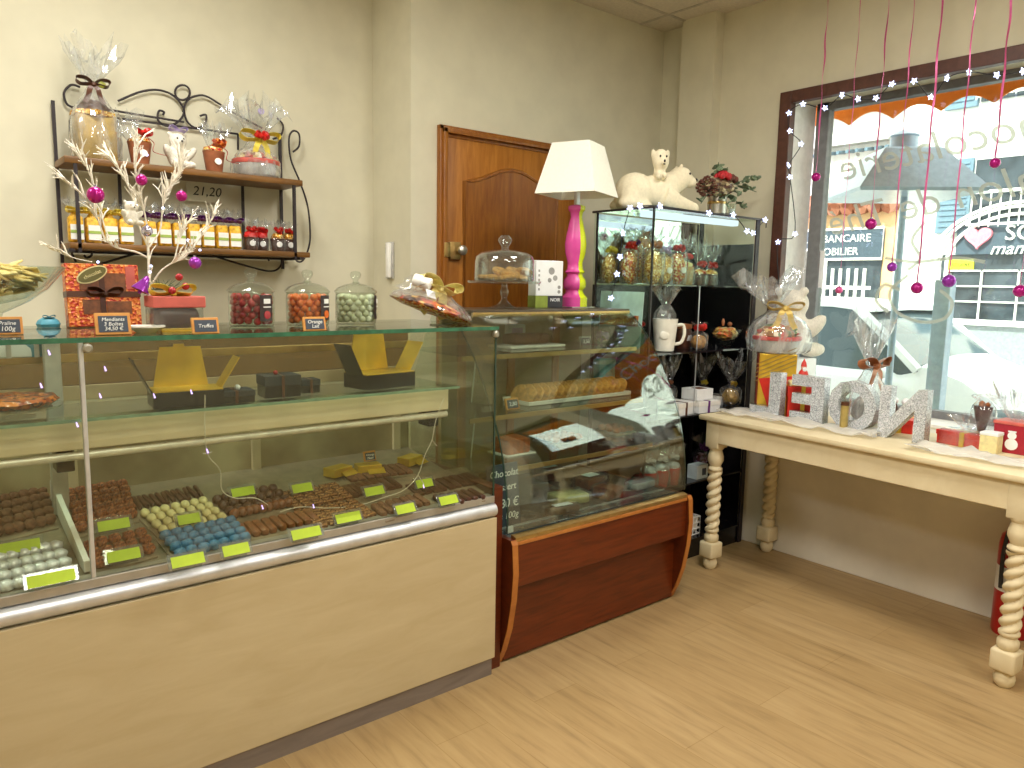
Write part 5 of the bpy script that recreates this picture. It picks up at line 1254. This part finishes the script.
cellobag('gold gift in clear wrap with a red rosette on the middle cabinet shelf', onY(698, 350, 2.28, z2), .044, .075, mat('caramel_sweets', 'a87a3a', .4, var=.25, scale=60), 'redrib', 92, .10, .13, .03, bw=.036)
t = thing('sweet_bowl', 'shell shaped glass bowl of caramel sweets at the right of the middle cabinet shelf', 'bowl', onY(724, 350, 2.31, z2))
obj('bowl', B().lathe([(.03, 0), (.032, .004), (.05, .03), (.085, .095), (.082, .095), (.045, .03), (0, .008)], (0, 0, 0), 30, lambda a, z, i: 1+.12*cos(a)), 'jar', t)
obj('sweets', B().ico((0, 0, .07), (.068, .062, .036), 3, .12), spotty('caramel_mix', ['c88a3a', 'e8c070', '8a4a20', 'd86a30', 'f0e0b0'], 60, .35, .6, .7), t, False)
obj('ornament', B().sph((.01, -.02, .12), .012).sph((-.035, -.01, .13), (.008, .008, .02)), 'copper', t)
potgift('green pot with red trim and a red bow behind the pastry case glass', onY(637, 349, 2.50, z2), .034, .036, .075, 'green', 'redfoil', 'redrib', 93, .17)
t = thing('brochure', 'pale blue and white picture brochure standing in the left of the display cabinet', 'brochure', (2.625, 2.42, z2)); t.rotation_euler = (0, .06, 0)
obj('sheet', B().b2((0, -.13, 0), (.004, .14, .28)), 'paleblue', t, False); obj('orange_print', B().b2((-.002, -.11, .12), (0, .13, .17)), 'orangefoil', t, False)
# third shelf
z3 = VS[2]
for i, (x, y, yy, sz, rz, l) in enumerate(((676, 413, 2.30, (.14, .12, .06), .1, 'white gift box at the left of the lower cabinet shelf behind the pastry case'), (700, 413, 2.28, (.15, .12, .058), -.1, 'white gift box with a dark red ribbon on the lower cabinet shelf'), (716, 412, 2.38, (.12, .1, .045), .0, 'low white gift box behind the ribboned one'))):
    p = onY(x, y, yy, z3); t = thing('gift_box', l, 'gift box', p, rz, 'white gift boxes in the cabinet')
    obj('base', B().box((0, 0, sz[2]*.4), (sz[0], sz[1], sz[2]*.8), None, .001), 'paper', t, False); obj('lid', B().box((0, 0, sz[2]*.8), (sz[0]+.004, sz[1]+.004, sz[2]*.4), None, .001), 'white', t, False)
    q = B(); q.b2((-.012, -sz[1]/2-.004, 0), (.0, sz[1]/2, sz[2]+.002)); obj('ribbon', q, 'purp' if i == 1 else 'brownrib', t, False)
p = onY(697, 398, 2.29, z3+.062); t = thing('gift_box', 'small white box with a dark window stacked on the ribboned white box', 'gift box', p, -.05, 'white gift boxes in the cabinet')
obj('base', B().box((0, 0, .027), (.12, .10, .054), None, .001), 'paper', t, False); obj('window', B().box((0, -.01, .055), (.06, .05, .002)), 'cocoa', t, False)
cellobag('slim bag of gold sweets with a tall wrap on the lower cabinet shelf', onY(702, 388, 2.44, z3), .045, .075, 'goldfoil', 'yel', 95, .11, .25, .06, bw=.02, cel='cello2')
cellobag('round gold sweet bag with a wide fanned wrap on the lower cabinet shelf', onY(730, 408, 2.30, z3), .055, .09, mat('amber_sweets', 'b08a3a', .4, .2, var=.25, scale=50), 'gold', 96, .115, .27, .085, bw=.02, cel='cello2')
cellobag('flat transparent bag leaning at the left of the lower cabinet shelf', onY(669, 390, 2.44, z3), .04, .10, mat('grey_sweets', '6a6458', .5, var=.2, scale=40), 'copper', 97, .13, .26, .05, bw=.015, cel='cello2')
# red cups shelf
z4 = VS[3]
for i, x in enumerate((648, 660, 671)):
    p = onY(x, 482, 2.27+.0*i, z4); potgift(['red paper cup of sweets, left of the three', 'red paper cup of sweets, middle of the three', 'red paper cup of sweets, right of the three'][i], p, .032, .044, .085, 'red', 'foilw', 'foilw', 100+i, .19, 'gift_cup', .05, 'cello2', 'red cups in the cabinet')
t = thing('printed_box', 'small white and blue printed box right of the red cups', 'box', onY(697, 482, 2.27, z4)); obj('box', B().box((0, 0, .035), (.09, .06, .07), None, .002), 'paleblue', t, False); obj('print', B().box((.012, -.031, .035), (.03, .002, .035)), 'slate2', t, False)
cellobag('small bag of purple sweets behind the printed box', onY(700, 470, 2.42, z4), .045, .07, spotty('purple_sweets', ['6a2a4a', '3a2030', '8a6a9a', 'c8b0d0'], 60), 'purp', 104, .1, .16, .05)
# bottom basket
t = thing('wire_basket', 'low white basket on the bottom of the display cabinet', 'basket', (3.0, 2.32, VS[4]))
b = B()
for z in (.0, .03, .06, .09): b.tube([(-.11, -.06, z), (.11, -.06, z), (.11, .06, z), (-.11, .06, z)], .004, 5, closed=True)
for k in range(9):
    for s in (-1, 1): b.cyl((-.11+.0275*k, s*.06, 0), (-.11+.0275*k, s*.06, .09), .003, None, 5)
for k in range(5):
    for s in (-1, 1): b.cyl((s*.11, -.06+.03*k, 0), (s*.11, -.06+.03*k, .09), .003, None, 5)
obj('basket', b, 'paper', t); obj('liner', B().box((0, 0, .05), (.21, .11, .08), None, .01).rough(.004), 'ceramic', t, False)

# ================================================================== ON TOP OF THE DISPLAY CABINET
t = thing('polar_bear', 'large ivory polar bear ornament lying with a cub on its back', 'ornament', (2.80, 2.41, VT), -.5); t.scale = (.80, .86, 1.06)
b = B()
b.sph((-.10, .0, .082), (.125, .095, .088)); b.sph((-.135, 0, .06), (.085, .10, .062)); b.sph((.03, 0, .09), (.12, .08, .075)); b.sph((.10, 0, .105), (.08, .07, .072)); b.sph((.165, 0, .145), (.062, .055, .058)); b.sph((.195, 0, .155), (.055, .050, .048)); b.sph((.243, 0, .138), (.042, .032, .027))
for q in (-1, 1):
    b.sph((.168, q*.036, .200), (.013, .009, .015)); b.tube([(.06, q*.06, .07), (.15, q*.062, .035), (.235, q*.055, .022), (.275, q*.055, .018)], [.055, .04, .027, .020], 10); b.sph((-.16, q*.075, .03), (.07, .04, .03)); b.sph((-.07, q*.085, .022), (.05, .028, .02))
me = blob('body', b, .008, 8); obj('body', me, 'bear', t)
f = B(); f.sph((.281, 0, .148), (.010, .012, .008), 10, 7)
for q in (-1, 1): f.sph((.222, q*.041, .170), .0055, 8, 6)
obj('face', f, 'ink', t)
b = B(); b.sph((.03, -.055, .218), (.050, .044, .050)); b.sph((.03, -.045, .165), (.036, .035, .045)); b.sph((.03, -.098, .207), (.018, .016, .014)); b.sph((.008, -.085, .150), (.018, .022, .018)); b.sph((.048, -.08, .152), (.015, .02, .016)); b.tube([(.03, -.02, .16), (.03, .0, .13)], .03, 8)
for q in (-1, 1): b.sph((.03+q*.044, -.045, .245), (.013, .012, .026))
cub = obj('cub', blob('cub', b, .006, 5), 'bear', t)
f = B(); f.sph((.03, -.114, .210), .0065, 8, 6); f.sph((.03, -.109, .197), (.008, .004, .003), 8, 6)
for q in (-1, 1): f.sph((.03+q*.019, -.094, .232), .0055, 8, 6)
obj('cub_face', f, 'ink', cub)
# flower arrangement
fx = PY(718, 212, 2.36); t = thing('flower_arrangement', 'dried flower arrangement with a red rose and eucalyptus in a metal pot on the cabinet', 'flowers', (fx.x-.01, 2.36, VT)); t.scale = (1.18, 1.1, 1.12)
obj('pot', B().lathe([(.040, 0), (.042, .002), (.042, .095), (.038, .095), (.038, .004)], (0, 0, 0), 28), 'steel', t)
obj('pot_band', B().lathe([(.0425, .06), (.0435, .062), (.0435, .07), (.0425, .072)], (0, 0, 0), 28, close=False), 'brass', t)
rnd = random.Random(8)
h = B(); h.ico((-.03, -.02, .13), (.075, .06, .04), 3, .16); obj('berry_cluster', h, spotty('berry_cluster', ['8a7a5a', 'c8b890', '5a4038', '9a8a6a', '6a5a48'], 70), t, False)
def rosehead(c, s, m_, n):
    b = B(); c = Vector(c)
    for k in range(3):
        for j in range(5):
            a = 2*pi*j/5+k*.6; rr = s*(.35+.3*k); b.sph(c+Vector((rr*cos(a), rr*sin(a), s*(.25-.2*k))), (s*.42, s*.42, s*.5), 8, 6)
    obj(n, b, m_, t)
rosehead((-.035, -.05, .178), .030, 'rose', 'rose'); rosehead((.045, -.03, .175), .028, 'cone', 'dark_flower')
pc_ = B()
for k in range(60):
    u = k/60; a = 2.4*k; r = .042*sin(pi*min(1, u*.9+.1)); pc_.box((-.115+r*cos(a), -.03+r*sin(a), .085+.085*u), (.016, .010, .005), (.4, 0, a), .001)
obj('pine_cone', pc_, 'cone', t, False)
lv = B(); st_ = B()
def frond(p0, p1, sag, n, s):
    p0, p1 = Vector(p0), Vector(p1); md = (p0+p1)/2+Vector((0, 0, sag)); pts = spline([p0, md, p1], 8); st_.tube(pts, .0018, 5)
    for k in range(n):
        q = pts[2+int((len(pts)-3)*k/n)]; a = rnd.uniform(0, 6.28); d = Vector((cos(a), sin(a)*.7, rnd.uniform(-.3, .6))).normalized()
        lv.ico(q+d*s*.8, (s, s*.85, s*.18), 1, 0, (rnd.uniform(-.8, .8), rnd.uniform(-.8, .8), a))
for p1, sag, n in (((.25, -.03, .20), .02, 15), ((.23, .02, .06), .02, 15), ((.20, -.06, .13), .03, 13), ((.02, .02, .25), 0, 10), ((.06, .0, .23), .0, 10), ((-.07, -.04, .22), .01, 8), ((-.15, -.03, .05), .03, 9), ((-.05, -.10, .03), .03, 8), ((.05, -.09, .10), .02, 10)):
    frond((0, 0, .10), p1, sag, n, .019)
obj('eucalyptus', lv, 'leaf', t); obj('stems', st_, 'leafd', t)
t = thing('white_lantern', 'slim clear and white candle holder right of the metal flower pot', 'candle holder', (fx.x+.075, 2.33, VT)); obj('glass', B().lathe([(.018, 0), (.02, .003), (.02, .075), (.017, .075), (.016, .004)], (0, 0, 0), 16), 'jar', t); obj('candle', B().cyl((0, 0, .005), (0, 0, .05), .012), 'paper', t)

# ================================================================== ON THE TABLE
def onT(px, py): p = PZ(px, py, TT); return p
# gold gift box with basket
gp = Vector((3.30, 2.0, TT))
t = thing('gold_gift_box', 'tall gold gift box with a red side under the wrapped basket', 'gift box', gp, -.95)
obj('box', B().box((0, 0, .145), (.17, .17, .29), None, .003), 'gold', t, False)
obj('red_side', B().box((-.087, .005, .145), (.004, .16, .29)), mat('dark_red_card', '8a2a18', .4), t, False)
q = B()
for k in range(5): q.box((-.01, -.0865, .20+.02*k), (.20, .003, .004), (0, -.45, 0))
obj('gold_stripes', q, 'brass', t, False)
q = B(); q.prism([(-.084, .17), (.084, .19), (.05, .08), (.0, .0), (-.03, .02)], -.0895, -.0865, 'y'); obj('red_print', q, 'red', t, False)
t = thing('gift_basket', 'large gift basket wrapped in cellophane with a gold ribbon on top of the gold box', 'gift', (3.29, 2.0, TT+.292), -.9); t.scale = (1.12, 1.12, 1.05)
obj('basket', B().lathe([(.075, 0), (.08, .003), (.098, .065), (.094, .065), (.074, .006)], (0, 0, 0), 32), 'zinc', t)
obj('red_rim', B().lathe([(.0985, .058), (.102, .062), (.102, .074), (.097, .076)], (0, 0, 0), 32), 'redrib', t)
obj('sweets', B().ico((0, 0, .09), (.085, .085, .04), 3, .12), spotty('basket_mix', ['e8c890', 'f4ead0', '9a6a3a', 'e0b060', 'c03828', '5a7a4a'], 45, .4, .5, .6), t, False)
c = B(); pouch(c, .125, .12, .21, 60, neck=.02); fan(c, .21, .02, .345, .10, 61, rot=(0, -.12, 0)); obj('cellophane', c, 'cello2', t)
obj('ribbon', bow_b(B(), (0.02, -.04, .205), .07, .42), mat('gold_ribbon', 'd8bc6a', .4, .2, var=.1), t, False)
# white plush on the sill behind
sb = single('white_carton', B().box((0, 0, .14), (.20, .20, .28), None, .004), 'paper', 'white carton on the window sill behind the gold gift box', 'box', loc=(3.575, 2.10, .716), smooth=False)
teddy('plush_bear', 'big white plush bear turned to the street behind the wrapped basket', (3.57, 2.10, .997), 2.35, pi/2)
# red gift boxes
def redbox(label, p, sz, rz, rib='gold'):
    t = thing('gift_box', label, 'gift box', p, rz, 'red gift boxes on the table')
    obj('base', B().box((0, 0, sz[2]*.36), (sz[0], sz[1], sz[2]*.72), None, .002), 'red', t, False); obj('lid', B().box((0, 0, sz[2]*.82), (sz[0]+.006, sz[1]+.006, sz[2]*.34), None, .002), 'red', t, False)
    q = B(); q.b2((-.009, -sz[1]/2-.005, 0), (.009, sz[1]/2+.005, sz[2]+.002)); q.b2((-sz[0]/2-.005, -.009, 0), (sz[0]/2+.005, .009, sz[2]+.002)); obj('ribbon', q, rib, t, False)
    return t
t = redbox('upright red gift box with a cream top behind the big glitter letters', (3.27, 1.845, TT), (.13, .12, .15), -.9)
obj('cream_filling', B().box((0, 0, .161), (.12, .11, .022), None, .008).rough(.003), 'cream', t)
t = thing('santa_figure', 'small red and white santa figure standing on the upright red gift box', 'figure', (3.27, 1.84, TT+.172)); obj('body', B().lathe([(.022, 0), (.026, .02), (.018, .045), (.010, .055)], (0, 0, 0), 16), 'red', t); obj('head', B().sph((0, 0, .062), .013), mat('skin_pink', 'e8b8a0', .6), t); obj('beard', B().sph((-.006, -.008, .054), (.010, .009, .012)), 'paper', t); obj('hat', B().lathe([(.014, .068), (.010, .085), (.0, .105)], (0, 0, 0), 14), 'red', t)
# glitter letters spelling a word towards the street (seen from behind)
def letter(ch, label, y, x, size, sx=1.0):
    me = text_mesh('letter', ch, size, .022, 0, 'CENTER', .011); bm = bmesh.new(); bm.from_mesh(me)
    zmin = min(v.co.y for v in bm.verts)
    for v in bm.verts: v.co.y -= zmin; v.co.x *= sx
    bmesh.ops.transform(bm, matrix=Euler((pi/2, 0, pi/2)).to_matrix().to_4x4(), verts=bm.verts); bm.to_mesh(me); bm.free()
    o = obj('letter', me, 'glitter', None, False, loc=(x, y, TT), rot=(0, 0, TR)); return tag(o, label, 'letter', 'silver glitter letters')
LX = 3.14
letter('L', 'silver glitter letter L seen from behind, leftmost on the table', 1.94, LX+.02, .28, 1.2)
letter('E', 'silver glitter letter E seen from behind, second from the left', 1.73, LX+.015, .28, 1.25)
letter('O', 'silver glitter letter O, third from the left on the table', 1.525, LX, .28, .95)
letter('N', 'silver glitter letter N seen from behind, rightmost on the table', 1.31, LX-.015, .28, .95)
# wrapped gift with copper bow
t = cellobag('clear wrapped white gift with a big copper bow behind the glitter O', (3.27, 1.53, TT), (.075), .15, mat('white_sweets', 'dcd8d4', .4, var=.15, scale=40), 'copper', 65, .275, .46, .075, bw=.06, pom=False, cel='cello2')
t = thing('gold_tube', 'slim gold tube with a brown cap standing beside the glitter O', 'tube', onT(843, 432)); obj('tube', B().cyl((0, 0, 0), (0, 0, .115), .016, .016, 16), mat('matt_gold_tube', 'b09a58', .5, .2), t); obj('cap', B().cyl((0, 0, .115), (0, 0, .13), .017, .017, 16), 'brownrib', t); obj('glass_top', B().lathe([(.014, .13), (.02, .16), (.018, .20), (0, .215)], (0, 0, 0), 16), 'jar', t)
for i, (x, y, l) in enumerate(((893, 420, 'dark little bottle with a white cap behind the glitter N, left one'), (905, 412, 'dark little bottle with a white cap behind the glitter N, right one'))):
    p = PX(x, y, 3.36); p.z = TT; t = thing('bottle', l, 'bottle', p); obj('body', B().lathe([(.016, 0), (.018, .004), (.018, .09), (.01, .11), (0, .11)], (0, 0, 0), 16), 'choc', t); obj('cap', B().sph((0, 0, .122), (.017, .017, .016)), 'paper', t)
redbox('flat red gift box behind the glitter N', (3.34, 1.40, TT), (.16, .10, .06), .2)
# right group
t = redbox('flat red gift box with a gold ribbon near the right end of the table', onT(966, 447)+Vector((.04, 0, 0)), (.12, .20, .055), TR-.1)
c = B(); c.box((0, 0, .03), (.14, .18, .07), None, .012); fan(c, .062, .03, .12, .055, 66); obj('cellophane', c, 'cello', t)
p = t.location+Vector((.01, -.03, 0)); p.z = TT+.0555
t = thing('chocolate_cone', 'dark chocolate cone with caramel top in clear wrap on the flat red gift box', 'gift', p)
obj('cone', B().lathe([(.010, 0), (.018, .03), (.033, .10), (.033, .105), (0, .108)], (0, 0, 0), 20), mat('plum_chocolate', '4a2428', .4), t); obj('caramels', B().ico((-.016, 0, .113), .012, 1).ico((.01, .01, .114), .012, 1).ico((.0, -.015, .113), .011, 1), 'cake', t)
c = B(); pouch(c, .045, .09, .15, 67, neck=.03); obj('cellophane', c, 'cello', t)
p = onT(1016, 452)
t = thing('snowman_box', 'dark red gift box with a white snowman picture at the right edge of the photo', 'gift box', p, TR); obj('box', B().box((0, 0, .055), (.10, .13, .11), None, .003), mat('crimson_card', 'a81c30', .45), t, False)
q = B(); q.cyl((-.0505, .0, .035), (-.0525, .0, .035), .022); q.cyl((-.0505, .0, .068), (-.0525, .0, .068), .015); q.b2((-.0525, -.014, .08), (-.0505, .014, .086)); obj('snowman', q, 'paper', t, False); obj('roof_band', B().box((0, 0, .113), (.106, .136, .012), None, .002), 'salmon', t, False)
c = B(); fan(c, .115, .02, .23, .09, 69, c=(0, 0, 0)); obj('cellophane', c, 'cello2', t)
t = thing('cream_carton', 'small cream carton between the flat red box and the snowman box', 'box', onT(990, 452)); obj('carton', B().box((0, 0, .035), (.06, .06, .07), None, .002), 'cream', t, False); obj('lid', B().box((0, 0, .072), (.063, .063, .012), None, .002), 'paper', t, False)
# gauze runner
def gauze(label, pts, w, seed):
    rnd = random.Random(seed); b = B(); n = len(pts); rows = []
    for i, (x, y) in enumerate(pts):
        row = []
        for j in range(9):
            u = j/8-.5; z = TT+.004+abs(rnd.gauss(0, .007))+.006*(1+sin(i*1.3+j))
            px_ = x+u*w+rnd.uniform(-.008, .008)
            row.append(b.bm.verts.new((px_, y+rnd.uniform(-.01, .01), z)))
        rows.append(row)
    for A, C in zip(rows, rows[1:]):
        for j in range(8): b.bm.faces.new((A[j], A[j+1], C[j+1], C[j]))
    me = b.mesh('gauze', True, 90); o = obj('gauze', me, 'gauze'); s = o.modifiers.new('thickness', 'SOLIDIFY'); s.thickness = .002
    return tag(o, label, 'cloth')
gauze('sparkling white gauze runner along the left front edge of the table', [(3.07+.0, 2.12-.035*k) for k in range(22)], .16, 1)
gauze('fluffy white gauze at the right front edge of the table', [(2.99, 1.22-.04*k) for k in range(16)], .14, 2)

# ================================================================== RIBBONS, BAUBLES AND STAR LIGHTS AT THE WINDOW
for i, (bx, by, tx, l, r, mt) in enumerate(((816, 177, 828, 'small magenta bauble on a pink ribbon, leftmost at the window', .022, 'mag'), (839, 290, 860, 'pale pink drop bauble on a pink ribbon before the railing', .018, 'pinkrib'), (871, 224, 888, 'magenta bauble on a wide pink ribbon above the grey sign', .026, 'mag'),
        (892, 267, 917, 'magenta bauble on a thin pink ribbon right of the railing', .022, 'violet'), (917, 288, 945, 'magenta bauble on a pink ribbon, lower of the two beside the posts', .026, 'mag'), (949, 281, 978, 'purple bauble on a dark ribbon right of the square post', .028, 'violet'), (995, 163, 1012, 'small magenta bauble hanging before the shuttered window', .021, 'mag'), (1020, 291, 1040, 'red magenta bauble at the right edge of the photo', .026, 'mag'))):
    p = PX(bx, by, 3.56)
    bauble(l, p, r, mt, 'window baubles')
    rb = B(); n = 40; zz = p.z+r*1.15
    pts = [(p.x+.002*sin(k*.9), p.y+.002*cos(k*.7), zz+(CEIL-.004-zz)*k/n) for k in range(n+1)]
    tw = B(); rings = []
    for k, q in enumerate(pts):
        a = .5*sin(k*.45+i)+.4*i; w_ = .0028 if i % 2 else .0042; v = Vector((cos(a), sin(a), 0))*w_; q = Vector(q); h_ = Vector((-sin(a), cos(a), 0))*.0005
        rings.append([tw.bm.verts.new(q+o) for o in (v+h_, -v+h_, -v-h_, v-h_)])
    for A, C in zip(rings, rings[1:]):
        for k in range(4): tw.bm.faces.new((A[k], A[(k+1) % 4], C[(k+1) % 4], C[k]))
    tw.bm.faces.new(rings[0][::-1]); tw.bm.faces.new(rings[-1])
    o = single('ribbon', tw, 'pinkrib', 'pink ribbon hanging from the ceiling that holds the '+l.split(' on a')[0].split(' at the')[0].split(' hanging')[0]+[' at the far left', ' before the railing', ' above the grey sign', ' right of the railing', ' beside the posts', ' right of the square post', ' before the shuttered window', ' at the right edge'][i], 'ribbon', 'ribbons at the window', False)
def starm(r):
    pts = [(r*(1 if k % 2 == 0 else .45)*cos(pi/2+pi*k/5), r*(1 if k % 2 == 0 else .45)*sin(pi/2+pi*k/5)) for k in range(10)]
    return B().prism(pts, -.003, .003, 'z').mesh('star', False)
stm = starm(.016)
def starstring(label, pts3, wire):
    t = thing('star_lights', label, 'fairy lights', pts3[0])
    o = B(); o.tube(spline(wire, 4), .0022, 5); obj('wire', o, 'cable', t, True, True)
    for q in pts3:
        s = obj('star', stm, 'star', t, loc=Vector(q)-t.location, rot=(pi/2+random.uniform(-.5, .5), random.uniform(0, 1.2), radians(-40)+random.uniform(-.7, .7)))
WS = [(778, 242), (795, 234), (790, 177), (788.6, 165), (801, 144), (790, 131), (789, 113), (803, 104), (825, 108), (842, 95), (858, 99), (876, 98), (892, 84), (914, 81), (931, 97), (947, 78), (969, 72), (997, 75), (1023, 71), (1050, 62)]
WS3 = [PX(x, y, 3.66) for x, y in WS]
starstring('string of white star lights around the edge of the shop window', WS3, [PX(779, 285, 3.655)]+WS3)
v1 = [PY(x, y, 2.20) for x, y in ((630, 208), (623, 233), (620, 257), (617, 274), (613, 298))]
v1 = [PX(x, y, 2.585) for x, y in ((630, 208), (623, 233), (620, 257), (617, 274), (611, 298))]
starstring('string of white star lights hanging down the left side of the display cabinet', v1, v1)
v2 = [PY(x, y, 2.205) for x, y in ((640, 206), (660, 206), (709, 213), (733, 215), (747, 231), (753, 233), (765, 220))]
starstring('string of white star lights along the front top edge of the display cabinet', v2, v2+[PY(766, 228, 2.205)])
